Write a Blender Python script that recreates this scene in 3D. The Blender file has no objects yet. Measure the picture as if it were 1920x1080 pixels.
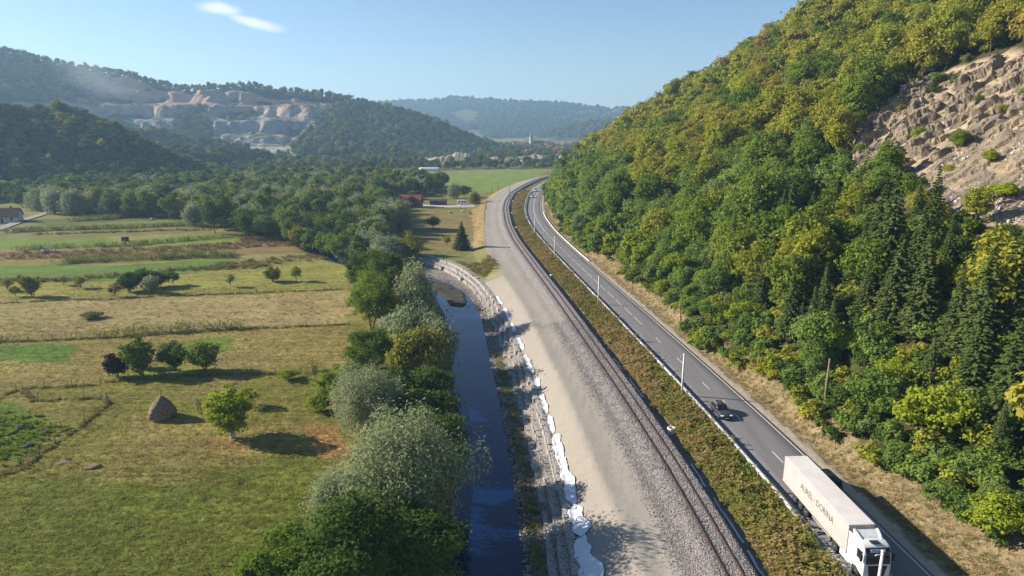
import bpy, math, random
import numpy as np
from mathutils import Vector, Matrix

# ------------------------------------------------------------------ camera, sky, sun, exposure
S = bpy.context.scene
C = S.collection
CAM_H = 40.0
FPX, HZN = 1280.0, 240.0
PITCH = math.atan((540.0 - HZN) / FPX)
cam = bpy.data.cameras.new('camera')
cam.sensor_width = 36.0
cam.lens = 36.0 * FPX / 1920.0
cam.clip_start, cam.clip_end = 0.5, 20000.0
cam_o = bpy.data.objects.new('camera', cam)
cam_o.location = (0, 0, CAM_H)
cam_o.rotation_euler = (math.radians(90) - PITCH, 0, 0)
C.objects.link(cam_o)
S.camera = cam_o

SUN_EL = math.radians(25.5)
SUN_DIR = Vector((-0.975, 0.222, 0)).normalized() * math.cos(SUN_EL) + Vector((0, 0, math.sin(SUN_EL)))
SUN_AZ = math.atan2(SUN_DIR.x, SUN_DIR.y)            # from +Y towards +X
w = bpy.data.worlds.new('World')
S.world = w
w.use_nodes = True
wn, wl = w.node_tree.nodes, w.node_tree.links
wn.clear()
sky = wn.new('ShaderNodeTexSky')
sky.sky_type = 'NISHITA'
sky.sun_disc = False
sky.sun_elevation = SUN_EL
sky.sun_rotation = SUN_AZ
sky.altitude = 300
sky.air_density = 1.0
sky.dust_density = 0.15
sky.ozone_density = 3.5
bg = wn.new('ShaderNodeBackground')
bg.inputs['Strength'].default_value = 0.062
wo = wn.new('ShaderNodeOutputWorld')
tc = wn.new('ShaderNodeTexCoord')


def cloud_mask(d0, rot, ra, rb, warp, seed):
    """a soft elongated wisp around the sky direction d0"""
    sub = wn.new('ShaderNodeVectorMath'); sub.operation = 'SUBTRACT'
    wl.new(tc.outputs['Generated'], sub.inputs[0]); sub.inputs[1].default_value = d0
    nz = wn.new('ShaderNodeTexNoise'); nz.inputs['Scale'].default_value = 22
    nz.inputs['Detail'].default_value = 3
    off = wn.new('ShaderNodeVectorMath'); off.operation = 'ADD'; off.inputs[1].default_value = (seed, 0, 0)
    wl.new(tc.outputs['Generated'], off.inputs[0]); wl.new(off.outputs[0], nz.inputs['Vector'])
    nsub = wn.new('ShaderNodeVectorMath'); nsub.operation = 'SUBTRACT'; nsub.inputs[1].default_value = (.5, .5, .5)
    wl.new(nz.outputs['Color'], nsub.inputs[0])
    nsc = wn.new('ShaderNodeVectorMath'); nsc.operation = 'SCALE'; nsc.inputs['Scale'].default_value = warp
    wl.new(nsub.outputs[0], nsc.inputs[0])
    add = wn.new('ShaderNodeVectorMath'); add.operation = 'ADD'
    wl.new(sub.outputs[0], add.inputs[0]); wl.new(nsc.outputs[0], add.inputs[1])
    mp = wn.new('ShaderNodeMapping'); mp.vector_type = 'TEXTURE'
    mp.inputs['Rotation'].default_value = (0, rot, 0); mp.inputs['Scale'].default_value = (ra, 1.0, rb)
    wl.new(add.outputs[0], mp.inputs['Vector'])
    ln = wn.new('ShaderNodeVectorMath'); ln.operation = 'LENGTH'
    wl.new(mp.outputs[0], ln.inputs[0])
    mr = wn.new('ShaderNodeMapRange'); mr.interpolation_type = 'SMOOTHSTEP'
    mr.inputs['From Min'].default_value = 1.0; mr.inputs['From Max'].default_value = 0.25
    mr.inputs['To Min'].default_value = 0.0; mr.inputs['To Max'].default_value = 1.0
    wl.new(ln.outputs['Value'], mr.inputs['Value'])
    return mr.outputs[0]


def sky_dir(u, v):
    p = PITCH
    x, d = u - 960.0, v - 540.0
    return Vector((x, FPX * math.cos(p) - d * math.sin(p), -FPX * math.sin(p) - d * math.cos(p))).normalized()


c1 = cloud_mask(sky_dir(412, 17), 0.03, .032, .0105, .014, 1.0)
c2 = cloud_mask(sky_dir(478, 42), 0.21, .040, .0090, .014, 5.0)
mx = wn.new('ShaderNodeMath'); mx.operation = 'MAXIMUM'
wl.new(c1, mx.inputs[0]); wl.new(c2, mx.inputs[1])
ms = wn.new('ShaderNodeMath'); ms.operation = 'MULTIPLY'; ms.inputs[1].default_value = 0.8
wl.new(mx.outputs[0], ms.inputs[0])
mixc = wn.new('ShaderNodeMixRGB')
wl.new(ms.outputs[0], mixc.inputs['Fac'])
wl.new(sky.outputs[0], mixc.inputs['Color1'])
mixc.inputs['Color2'].default_value = (8.2, 8.1, 8.3, 1)
wl.new(mixc.outputs[0], bg.inputs['Color'])
wl.new(bg.outputs[0], wo.inputs['Surface'])

sun = bpy.data.lights.new('sun', 'SUN')
sun.energy = 5.0
sun.angle = math.radians(0.5)
sun.color = (1.0, 0.90, 0.74)
sun_o = bpy.data.objects.new('sun', sun)
sun_o.rotation_euler = SUN_DIR.to_track_quat('Z', 'Y').to_euler()
sun_o.location = (-200, 50, 300)
C.objects.link(sun_o)
S.view_settings.view_transform = 'Standard'
S.view_settings.look = 'None'
S.view_settings.gamma = 1.0
S.view_settings.exposure = 1.2
cy = S.cycles
cy.max_bounces = 5
cy.diffuse_bounces = 2
cy.glossy_bounces = 3
cy.transmission_bounces = 3
cy.volume_bounces = 0
cy.transparent_max_bounces = 8
cy.caustics_reflective = cy.caustics_refractive = False
cy.use_denoising = True

# ------------------------------------------------------------------ helpers
RNG = np.random.default_rng(7)
random.seed(7)


def G(u, v, z=0.0):
    """ground point, in metres, that the survey mark (u, v) of the photograph belongs to at height z"""
    x, d = u - 960.0, v - 540.0
    Yd = FPX * math.cos(PITCH) - d * math.sin(PITCH)
    Zd = -FPX * math.sin(PITCH) - d * math.cos(PITCH)
    t = (z - CAM_H) / Zd
    return np.array([x * t, Yd * t, z])


def in_view(P, margin=60):
    """rough frame test for world points (N,3) -> mask"""
    c, s = math.cos(PITCH), math.sin(PITCH)
    dx, dy, dz = P[:, 0], P[:, 1], P[:, 2] - CAM_H
    dep = dy * c - dz * s
    dwn = -dy * s - dz * c
    u = 960 + FPX * dx / np.maximum(dep, .1)
    v = 540 + FPX * dwn / np.maximum(dep, .1)
    return (dep > 1) & (u > -margin) & (u < 1920 + margin) & (v > -margin * 2) & (v < 1080 + margin * 2.5)


def hash2(ix, iy, seed):
    h = (ix.astype(np.int64) * 374761393 + iy.astype(np.int64) * 668265263 + seed * 982451653) & 0xffffffff
    h = ((h ^ (h >> 13)) * 1274126177) & 0xffffffff
    return ((h ^ (h >> 16)) & 0xffff) / 65535.0


def vnoise(x, y, seed=0):
    ix, iy = np.floor(x), np.floor(y)
    fx, fy = x - ix, y - iy
    fx, fy = fx * fx * (3 - 2 * fx), fy * fy * (3 - 2 * fy)
    ix, iy = ix.astype(np.int64), iy.astype(np.int64)
    a, b = hash2(ix, iy, seed), hash2(ix + 1, iy, seed)
    c, d = hash2(ix, iy + 1, seed), hash2(ix + 1, iy + 1, seed)
    return (a + (b - a) * fx) * (1 - fy) + (c + (d - c) * fx) * fy


def fbm(x, y, seed=0, octv=4, gain=.5):
    t, amp, tot = 0, 1, 0
    for o in range(octv):
        t = t + amp * (vnoise(x * 2 ** o + 17.3 * o, y * 2 ** o - 9.1 * o, seed + o) - .5)
        tot += amp
        amp *= gain
    return t / tot * 2


def smooth(x, a, b):
    t = np.clip((x - a) / (b - a), 0, 1)
    return t * t * (3 - 2 * t)


def in_poly(X, Y, poly):
    r = np.zeros(X.shape, bool)
    n = len(poly)
    for i in range(n):
        x0, y0 = poly[i][:2]
        x1, y1 = poly[(i + 1) % n][:2]
        if y0 == y1:
            continue
        c = ((y0 > Y) != (y1 > Y)) & (X < (x1 - x0) * (Y - y0) / (y1 - y0) + x0)
        r ^= c
    return r


# --- materials
MATS = {}


def new_mat(name):
    m = bpy.data.materials.new(name)
    m.use_nodes = True
    m.node_tree.nodes.clear()
    return m, m.node_tree.nodes, m.node_tree.links


def N(nd, t, **kw):
    n = nd.new(t)
    for k, v in kw.items():
        if k in n.inputs:
            n.inputs[k].default_value = v
        else:
            setattr(n, k, v)
    return n


def mat(name, col, rough=.7, var=.15, scale=3.0, bump=0.0, bscale=None, metal=0.0, col2=None, spec=.4, voronoi=False):
    """principled material with procedural colour variation and relief in object space"""
    if name in MATS:
        return MATS[name]
    m, nd, lk = new_mat(name)
    out = N(nd, 'ShaderNodeOutputMaterial')
    p = N(nd, 'ShaderNodeBsdfPrincipled', Roughness=rough, Metallic=metal)
    p.inputs['Specular IOR Level'].default_value = spec
    lk.new(p.outputs[0], out.inputs[0])
    g = N(nd, 'ShaderNodeTexCoord')
    n1 = N(nd, 'ShaderNodeTexNoise', Scale=scale, Detail=5.0)
    lk.new(g.outputs['Object'], n1.inputs['Vector'])
    r = N(nd, 'ShaderNodeValToRGB')
    lo = col2 if col2 else tuple(c * (1 - var * 1.6) for c in col)
    hi = tuple(min(1, c * (1 + var)) for c in col)
    r.color_ramp.elements[0].position = .32
    r.color_ramp.elements[1].position = .68
    r.color_ramp.elements[0].color = (*lo, 1)
    r.color_ramp.elements[1].color = (*hi, 1)
    lk.new(n1.outputs['Fac'], r.inputs['Fac'])
    lk.new(r.outputs[0], p.inputs['Base Color'])
    if bump:
        if voronoi:
            n2 = N(nd, 'ShaderNodeTexVoronoi', Scale=bscale or scale * 4)
            src = n2.outputs['Distance']
        else:
            n2 = N(nd, 'ShaderNodeTexNoise', Scale=bscale or scale * 4, Detail=4.0)
            src = n2.outputs['Fac']
        lk.new(g.outputs['Object'], n2.inputs['Vector'])
        b = N(nd, 'ShaderNodeBump', Strength=1.0, Distance=bump)
        lk.new(src, b.inputs['Height'])
        lk.new(b.outputs[0], p.inputs['Normal'])
    MATS[name] = m
    return m


def leaf_mat(name, cols, trans=.40, rough=.55):
    """foliage: colour differs from plant to plant (object random) and from leaf to leaf (lv)"""
    m, nd, lk = new_mat(name)
    out = N(nd, 'ShaderNodeOutputMaterial')
    oi = N(nd, 'ShaderNodeObjectInfo')
    r = N(nd, 'ShaderNodeValToRGB')
    el = r.color_ramp.elements
    el[0].color = (*cols[0], 1)
    el[1].color = (*cols[-1], 1)
    for i, c in enumerate(cols[1:-1]):
        e = el.new((i + 1) / (len(cols) - 1))
        e.color = (*c, 1)
    lk.new(oi.outputs['Random'], r.inputs['Fac'])
    at = N(nd, 'ShaderNodeAttribute', attribute_name='lv')
    hsv = N(nd, 'ShaderNodeHueSaturation')
    mv = N(nd, 'ShaderNodeMapRange')
    mv.inputs['To Min'].default_value = .70
    mv.inputs['To Max'].default_value = 1.5
    lk.new(at.outputs['Fac'], mv.inputs['Value'])
    lk.new(mv.outputs[0], hsv.inputs['Value'])
    mh = N(nd, 'ShaderNodeMapRange')
    mh.inputs['To Min'].default_value = .515
    mh.inputs['To Max'].default_value = .485
    lk.new(at.outputs['Fac'], mh.inputs['Value'])
    lk.new(mh.outputs[0], hsv.inputs['Hue'])
    lk.new(r.outputs[0], hsv.inputs['Color'])
    d = N(nd, 'ShaderNodeBsdfDiffuse', Roughness=.4)
    t = N(nd, 'ShaderNodeBsdfTranslucent')
    mixs = N(nd, 'ShaderNodeMixShader', Fac=trans)
    lk.new(hsv.outputs[0], d.inputs['Color'])
    lk.new(hsv.outputs[0], t.inputs['Color'])
    lk.new(d.outputs[0], mixs.inputs[1])
    lk.new(t.outputs[0], mixs.inputs[2])
    lk.new(mixs.outputs[0], out.inputs[0])
    MATS[name] = m
    return m


# --- mesh collecting
class MB:
    def __init__(self):
        self.v, self.f, self.m = [], [], []

    def add(self, vs, fs, mi=0):
        o = len(self.v)
        self.v.extend([tuple(map(float, p)) for p in vs])
        self.f.extend([tuple(i + o for i in f) for f in fs])
        self.m.extend([mi] * len(fs))
        return self

    def box(self, c, s, rz=0.0, mi=0, taper=1.0):
        hx, hy, hz = s[0] / 2, s[1] / 2, s[2] / 2
        vs = []
        for dz, k in ((-hz, 1.0), (hz, taper)):
            for dx, dy in ((-hx, -hy), (hx, -hy), (hx, hy), (-hx, hy)):
                x, y = dx * k, dy * k
                vs.append((c[0] + x * math.cos(rz) - y * math.sin(rz), c[1] + x * math.sin(rz) + y * math.cos(rz), c[2] + dz))
        return self.add(vs, [(3, 2, 1, 0), (4, 5, 6, 7), (0, 1, 5, 4), (1, 2, 6, 5), (2, 3, 7, 6), (3, 0, 4, 7)], mi)

    def tube(self, path, radii, n=6, mi=0, cap=True):
        path = [Vector(p) for p in path]
        if not hasattr(radii, '__len__'):
            radii = [radii] * len(path)
        rings = []
        for i, p in enumerate(path):
            t = (path[min(i + 1, len(path) - 1)] - path[max(i - 1, 0)]).normalized()
            a = t.cross(Vector((0.13, 0.21, 1)) if abs(t.z) < .95 else Vector((1, 0.1, 0))).normalized()
            b = t.cross(a)
            rings.append([p + (a * math.cos(2 * math.pi * k / n) + b * math.sin(2 * math.pi * k / n)) * radii[i] for k in range(n)])
        vs = [q for r in rings for q in r]
        fs = []
        for i in range(len(path) - 1):
            for k in range(n):
                fs.append((i * n + k, i * n + (k + 1) % n, (i + 1) * n + (k + 1) % n, (i + 1) * n + k))
        if cap:
            fs.append(tuple(range(n))[::-1])
            fs.append(tuple(range((len(path) - 1) * n, len(path) * n)))
        return self.add(vs, fs, mi)

    def lathe(self, prof, n=16, c=(0, 0, 0), axis='z', mi=0):
        vs, fs = [], []
        for r, h in prof:
            for k in range(n):
                a = 2 * math.pi * k / n
                if axis == 'z':
                    vs.append((c[0] + r * math.cos(a), c[1] + r * math.sin(a), c[2] + h))
                else:
                    vs.append((c[0] + r * math.cos(a), c[1] + h, c[2] + r * math.sin(a)))
        for i in range(len(prof) - 1):
            for k in range(n):
                fs.append((i * n + k, i * n + (k + 1) % n, (i + 1) * n + (k + 1) % n, (i + 1) * n + k))
        fs.append(tuple(range(n))[::-1])
        fs.append(tuple(range((len(prof) - 1) * n, len(prof) * n)))
        return self.add(vs, fs, mi)

    def loft(self, rings, mi=0, cap=True):
        n = len(rings[0])
        vs = [q for r in rings for q in r]
        fs = []
        for i in range(len(rings) - 1):
            for k in range(n):
                fs.append((i * n + k, i * n + (k + 1) % n, (i + 1) * n + (k + 1) % n, (i + 1) * n + k))
        if cap:
            fs.append(tuple(range(n))[::-1])
            fs.append(tuple(range((len(rings) - 1) * n, len(rings) * n)))
        return self.add(vs, fs, mi)

    def mesh(self, name, mats, smooth_=False):
        me = bpy.data.meshes.new(name)
        me.from_pydata(self.v, [], self.f)
        for m in (mats if isinstance(mats, (list, tuple)) else [mats]):
            me.materials.append(m)
        me.polygons.foreach_set('material_index', self.m)
        if smooth_:
            me.polygons.foreach_set('use_smooth', [True] * len(self.f))
        me.update()
        return me

    def build(self, name, mats, parent=None, smooth_=False, bevel=0.0):
        return link(name, self.mesh(name, mats, smooth_), parent, bevel)


def link(name, me, parent=None, bevel=0.0, loc=None, rz=None):
    o = bpy.data.objects.new(name, me)
    C.objects.link(o)
    if parent is not None:
        o.parent = parent
    if loc is not None:
        o.location = loc
    if rz is not None:
        o.rotation_euler.z = rz
    if bevel:
        b = o.modifiers.new('bevel', 'BEVEL')
        b.width = bevel
        b.segments = 2
        b.limit_method = 'ANGLE'
    return o


def tag(o, label=None, cat=None, group=None, kind=None):
    for k, v in (('label', label), ('category', cat), ('group', group), ('kind', kind)):
        if v:
            o[k] = v
    return o


def thing(name, label, cat, loc=(0, 0, 0), rz=0.0, group=None):
    o = bpy.data.objects.new(name, None)
    o.empty_display_size = .2
    C.objects.link(o)
    o.location = loc
    o.rotation_euler.z = rz
    return tag(o, label, cat, group)


def np_mesh(name, V, Q, mats, smooth_=True, attrs=None, mi=None):
    """mesh from numpy arrays: V (n,3), Q (m,k) faces all of k corners"""
    V = np.asarray(V, np.float32)
    Q = np.asarray(Q, np.int32)
    me = bpy.data.meshes.new(name)
    k = Q.shape[1]
    me.vertices.add(len(V))
    me.vertices.foreach_set('co', V.ravel())
    me.loops.add(Q.size)
    me.loops.foreach_set('vertex_index', Q.ravel())
    me.polygons.add(len(Q))
    me.polygons.foreach_set('loop_start', np.arange(0, Q.size, k, dtype=np.int32))
    me.polygons.foreach_set('loop_total', np.full(len(Q), k, np.int32))
    for m in (mats if isinstance(mats, (list, tuple)) else [mats]):
        me.materials.append(m)
    if mi is not None:
        me.polygons.foreach_set('material_index', np.asarray(mi, np.int32))
    me.polygons.foreach_set('use_smooth', np.full(len(Q), smooth_, bool))
    for nm, (typ, dom, data) in (attrs or {}).items():
        a = me.attributes.new(nm, typ, dom)
        a.data.foreach_set('color' if 'COLOR' in typ else ('vector' if typ == 'FLOAT_VECTOR' else 'value'), np.asarray(data, np.float32 if typ != 'INT' else np.int32).ravel())
    me.update(calc_edges=True)
    return me


def grid_faces(nr, nc):
    i = np.arange((nr - 1) * (nc - 1))
    r, c = i // (nc - 1), i % (nc - 1)
    a = r * nc + c
    return np.stack([a, a + 1, a + nc + 1, a + nc], 1)


# ------------------------------------------------------------------ survey lines: x of each line as a function of y (metres)
def table(pairs, sm=6.0):
    p = np.array(sorted(pairs))
    y = np.arange(0, 1400, 1.0)
    # linear extrapolation at both ends
    x = np.interp(y, p[:, 0], p[:, 1])
    s0 = (p[1, 1] - p[0, 1]) / (p[1, 0] - p[0, 0])
    s1 = (p[-1, 1] - p[-2, 1]) / (p[-1, 0] - p[-2, 0])
    x = np.where(y < p[0, 0], p[0, 1] + s0 * (y - p[0, 0]), x)
    x = np.where(y > p[-1, 0], p[-1, 1] + s1 * (y - p[-1, 0]), x)
    k = np.exp(-.5 * (np.arange(-40, 41) / sm) ** 2)
    k /= k.sum()
    xp = np.concatenate([x[0] - (x[1] - x[0]) * np.arange(40, 0, -1), x, x[-1] + (x[-1] - x[-2]) * np.arange(1, 41)])
    return y, np.convolve(xp, k, 'valid')


def L(tb):
    return lambda Y: np.interp(Y, *tb)


road_x = L(table([(20, 36.6), (57, 34.4), (70, 33.5), (84, 32.4), (107, 30.1), (119, 28.8), (131, 27.5), (143, 26.2), (164, 23.8), (186, 21.3), (217, 17.8), (241, 15.3), (271, 12.6), (310, 10.7), (341, 10.7), (371, 11.8), (415, 14.4), (473, 20), (520, 28), (560, 38), (620, 60), (700, 100), (800, 165)], 9))
rail_x = L(table([(20, 20.9), (55, 20.2), (72, 19.5), (103, 16.7), (129, 13.9), (153, 11.4), (198, 6.2), (244, 1.0), (284, -2.0), (341, -3.7), (379, -3.2), (426, -.5), (452, 2.8), (483, 7.6), (520, 14.5), (553, 22), (600, 36), (660, 60), (750, 105), (820, 150)], 9))
crest_x = L(table([(20, 13.0), (55, 12.0), (71, 10.6), (79, 9.8), (96, 8.6), (105, 7.7), (117, 6.4), (133, 4.8), (151, 2.7), (167, .4), (189, -2.8), (227, -9.0), (297, -12.2), (341, -13.6), (379, -14), (435, -9), (482, -2), (536, 9), (571, 20), (640, 46), (750, 98), (820, 143)], 6))
slope_x = L(table([(20, 7.1), (57.7, 7.2), (71, 6.9), (83, 6.1), (97, 5.2), (111, 4.0), (122, 2.5), (140, .4), (156, -1.7), (172, -4.5), (190, -8.6), (212, -18), (228, -30), (240, -42), (255, -54), (280, -67), (310, -80)], 3))
watr_x = L(table([(20, 1.7), (61, 1.2), (73, .7), (80, .1), (89, -.6), (101, -1.6), (111, -2.5), (123, -3.9), (140, -5.4), (165, -8.2), (183, -12.5), (195, -18), (208, -29), (222, -43), (235, -55), (255, -66), (280, -79), (310, -92)], 3))
watl_x = L(table([(20, -6.3), (61, -6.6), (73, -7), (86, -7.2), (93, -7.8), (105, -9.5), (120, -11.1), (140, -13.1), (161, -16.3), (180, -21.5), (192, -30), (205, -44), (220, -58), (235, -69), (255, -80), (280, -93), (310, -106)], 3))


def toe_x(Y):
    return road_x(Y) + 6.5 + 1.4 * np.sin(Y * .045) + 1.0 * np.sin(Y * .13 + 1) + 2.2 * smooth(Y, 150, 60)


WATER_Z = -4.5
FIELD_Z = -1.2


def seg_ridge(X, Y, pts, slope):
    h = np.full(X.shape, -1e3)
    for (x0, y0, z0), (x1, y1, z1) in zip(pts[:-1], pts[1:]):
        dx, dy = x1 - x0, y1 - y0
        t = np.clip(((X - x0) * dx + (Y - y0) * dy) / (dx * dx + dy * dy), 0, 1)
        d = np.hypot(X - x0 - t * dx, Y - y0 - t * dy)
        h = np.maximum(h, z0 + (z1 - z0) * t - slope * d)
    return h


def softmax0(h, k=6.0):
    return np.where(h > 30, h, k * np.log1p(np.exp(np.clip(h, -60, 60) / k)))


ROCK = [(88, 179), (97.8, 190), (109, 198), (115, 187), (119, 176), (121, 164), (117, 148), (118, 128), (113, 106), (99, 88), (81, 92), (74, 103), (72.5, 118), (73, 127), (76.5, 145), (79, 161)]
OUT2 = [(60, 262), (66, 276), (74, 282), (72, 266), (66, 256)]


def quarry_mask(X, Y):
    m = smooth(X, -760, -690) * smooth(X, -300, -370) * smooth(Y, 960, 1000) * smooth(Y, 1305, 1290)
    n = fbm(X / 90, Y / 90, 51, 3)
    return m * smooth(n, -.36, -.22)


def right_hill(X, Y):
    d = X - toe_x(Y)
    end = smooth(Y, 470, 700)
    d = d - 60 * end
    g = fbm(X / 60, Y / 60, 21, 4)
    h = .66 * d + np.clip(d / 30, 0, 1) * (g * 7) + np.clip((d - 60) / 60, 0, 1) * 6 * np.sin(Y * .021 + X * .01)
    top = 150 + 8 * g
    h = np.where(h > top, top + (h - top) * .15, h)
    return softmax0(h, 1.2)


def height(X, Y, detail=True, quarry=False):
    X, Y = np.asarray(X, float), np.asarray(Y, float)
    wl_, wr, xs, xc, rl, rd = watl_x(Y), watr_x(Y), slope_x(Y), crest_x(Y), rail_x(Y), road_x(Y)
    far = smooth(Y, 185, 205)
    xg0 = np.maximum(xs - 3.4, wr + .25)
    xs = np.maximum(xs, xg0 + .3)
    xp = np.maximum(xs + .1, np.where(Y > 188, xc - 4.2, xs + .1))
    xc = np.maximum(xc, xp + .3)
    zt = -2.05 + .75 * far
    zp = zt
    fz = FIELD_Z + 0 * Y
    knots = [(wl_ - 6.5, fz), (wl_ - 3.5, fz - .5), (wl_ - .8, WATER_Z + .35), (wl_ + 1.2, WATER_Z - .6), (wr - 1.0, WATER_Z - .6), (wr + .4, WATER_Z + .15),
             (xg0, WATER_Z + .45 + 0 * Y), (xs, zt), (xp, zp), (xc, 0 * Y), (rl - 3.2, .06 + 0 * Y), (rl + 2.2, .04 + 0 * Y), (rl + 2.9, -.75 + 0 * Y), (rl + 3.7, -.75 + 0 * Y),
             (rl + 4.9, .1 + 0 * Y), (rd - 4.6, .22 + 0 * Y), (rd - 3.6, .26 + 0 * Y), (rd + 3.6, .26 + 0 * Y), (rd + 5.0, .2 + 0 * Y), (rd + 6.2, .05 + 0 * Y), (rd + 9.0, .5 + 0 * Y)]
    z = np.where(X < knots[0][0], fz, .5)
    for (a, za), (b, zb) in zip(knots[:-1], knots[1:]):
        b = np.maximum(b, a + 1e-3)
        t = np.clip((X - a) / (b - a), 0, 1)
        m = (X >= a) & (X < b)
        z = np.where(m, za + (zb - za) * t, z)
    # north of the bend there is no river; fields lie level
    nr = smooth(Y, 290, 310)
    z = np.where(X < xc - 4, z * (1 - nr) + FIELD_Z * nr, z)
    z = np.where(X > rd + 5, z + right_hill(X, Y) * smooth(X, rd + 6, rd + 9), z)
    # gravel bar at the bend of the river
    bar = in_poly(X, Y, [(-13, 168), (-11.5, 172), (-13.5, 184), (-20, 196), (-29, 203), (-33, 200), (-24, 190), (-18, 178), (-16, 170)])
    z = np.where(bar, np.maximum(z, WATER_Z + .22 + .25 * fbm(X / 2, Y / 2, 8, 3)), z)
    # ridges of the valley's other side
    nA = fbm(X / 70, Y / 70, 31, 4)
    A = seg_ridge(X, Y, [(-500, 120, 92), (-470, 300, 80), (-440, 430, 72), (-400, 490, 64), (-355, 540, 50), (-335, 600, 30)], .56) + nA * 13 + 8 * np.sin(Y / 30 + X / 80) * smooth(X, -190, -330)
    A2 = seg_ridge(X, Y, [(-450, 610, 60), (-395, 640, 34), (-345, 700, 20), (-285, 800, 0)], .46) + nA * 12
    A3 = seg_ridge(X, Y, [(-560, 800, 56), (-480, 850, 38), (-400, 905, 22), (-330, 960, 8)], .42) + nA * 7
    nB = fbm(X / 120, Y / 120, 41, 4)
    B = seg_ridge(X, Y, [(-1500, 1000, 270), (-1180, 1130, 262), (-1040, 1220, 212), (-900, 1290, 172), (-825, 1305, 154), (-737, 1320, 140), (-620, 1320, 115), (-446, 1330, 110), (-332, 1320, 98), (-235, 1310, 84), (-150, 1300, 40), (-40, 1310, 6)], .40) + nB * 8  # high out-of-view left end of the crest is added to shade the quarry
    B2 = seg_ridge(X, Y, [(-310, 1200, 64), (-243, 1040, 34), (-170, 960, 10)], .42) + nB * 5
    B3 = seg_ridge(X, Y, [(-420, 1010, 22), (-330, 1000, 18), (-220, 930, 6)], .3) + nB * 4
    q = quarry_mask(X, Y)
    if quarry:
        st = 27.0
        Bw = B + 26 * fbm(X / 95, Y / 95, 63, 3) + 8 * fbm(X / 22, Y / 22, 64, 2)
        fr = Bw / st - np.floor(Bw / st)
        Bt = np.floor(Bw / st) * st + st * (.34 * fr + .66 * smooth(fr, .55, .92)) + fbm(X / 11, Y / 11, 61, 3) * 3.0 * smooth(fr, .5, .8) + fbm(X / 5, Y / 5, 65, 2) * 1.2
        B = B * (1 - q) + Bt * q
    else:
        B = B - 12 * q
    nD = fbm(X / 420, Y / 420, 71, 4)
    D = seg_ridge(X, Y, [(-2600, 3400, 150), (-1400, 3500, 150), (-660, 3500, 176), (-290, 3550, 188), (0, 3500, 172), (380, 3500, 146), (700, 3450, 130), (1600, 3300, 150)], .19) + nD * 34
    Ee = seg_ridge(X, Y, [(60, 2500, 8), (230, 2350, 48), (420, 2300, 74), (800, 2250, 92), (1600, 2100, 110)], .26) + nB * 10
    hills = np.maximum.reduce([softmax0(h) for h in (A, A2, A3, B, B2, B3)])
    hills = np.maximum(hills, np.maximum(softmax0(D), softmax0(Ee)))
    hills = np.where(Y < 40, hills * 1, hills)
    z = np.where((X < xc - 4) | (Y > 640), z + np.where(hills < .8, 0, hills - .8), z)
    # spoil heaps at the quarry's gate
    for (hx, hy, hr, hh) in ((-78, 790, 26, 9), (-52, 800, 22, 11), (-20, 805, 18, 8), (30, 830, 30, 9), (70, 850, 24, 10), (-100, 810, 16, 6)):
        d = np.hypot((X - hx), (Y - hy) * .8) / hr
        z = z + hh * smooth(d, 1.0, .25) * (1 + .4 * fbm(X / 6, Y / 6, 91, 3))
    if detail:
        fld = (X < wl_ - 3) & (hills < 3)
        z = z + np.where(fld, .10 * fbm(X / 2.2, Y / 2.2, 5, 3) + .25 * fbm(X / 26, Y / 26, 6, 2), 0)
        sl = (X > xs) & (X < xc)
        z = z + np.where(sl, .08 * fbm(X / 1.2, Y / 1.5, 9, 3), 0)
        gr = (X >= xc) & (X < rl - 2.5)
        z = z + np.where(gr, .035 * fbm(X / 1.0, Y / 3.0, 10, 3), 0)
    return z


def hz(x, y):
    return float(height(np.array([x]), np.array([y]))[0])


# ------------------------------------------------------------------ ground
def spaced(lo, hi, dense_lo, dense_hi, step, g_lo, g_hi):
    mid = list(np.arange(dense_lo, dense_hi, step))
    a, s, v = [], step, dense_lo
    while v > lo:
        s *= g_lo
        v -= s
        a.append(v)
    b, s, v = [], step, mid[-1]
    while v < hi:
        s *= g_hi
        v += s
        b.append(v)
    return np.array(a[::-1] + mid + b)


XS = spaced(-4200, 3600, -72, 52, .5, 1.022, 1.028)
YS = spaced(12, 5200, 48, 215, .62, 1.05, 1.0145)
GX, GY = np.meshgrid(XS, YS)
GZ = height(GX, GY)

# colour of the soil and the sward, zone by zone
col = np.zeros(GX.shape + (3,))
wx = GX + 3.5 * fbm(GX / 8, GY / 8, 101, 4)
wy = GY + 3.2 * fbm(GX / 10, GY / 10, 102, 4) + .9 * fbm(GX / 2, GY / 2, 104, 2)
dry = fbm(GX / 16, GY / 16, 103, 4)
MEAD = np.array([.155, .150, .036])
STRAW = np.array([.265, .205, .088])
GREEN = np.array([.085, .140, .022])
BROWN = np.array([.160, .110, .048])
FOREST = np.array([.030, .036, .014])
SAND = np.array([.275, .246, .214])
GRAVEL = np.array([.285, .258, .226])
col[:] = MEAD
mixd = smooth(dry, -.1, .5)[..., None]
col = col * (1 - .55 * mixd) + STRAW * .55 * mixd


def zone(px, c, amt=1.0, z=FIELD_Z):
    poly = [G(u, v, z) for u, v in px]
    m = in_poly(wx, wy, poly)
    col[m] = col[m] * (1 - amt) + np.array(c) * amt


def band(px, c, wid, amt=1.0):
    """soft strip along a line"""
    pts = [G(u, v, FIELD_Z) for u, v in px]
    d = np.full(GX.shape, 1e9)
    for a, b in zip(pts[:-1], pts[1:]):
        dx, dy = b[0] - a[0], b[1] - a[1]
        t = np.clip(((wx - a[0]) * dx + (wy - a[1]) * dy) / (dx * dx + dy * dy), 0, 1)
        d = np.minimum(d, np.hypot(wx - a[0] - t * dx, wy - a[1] - t * dy))
    k = (amt * smooth(d, wid, wid * .4))[..., None]
    col[:] = col * (1 - k) + np.array(c) * k


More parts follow.
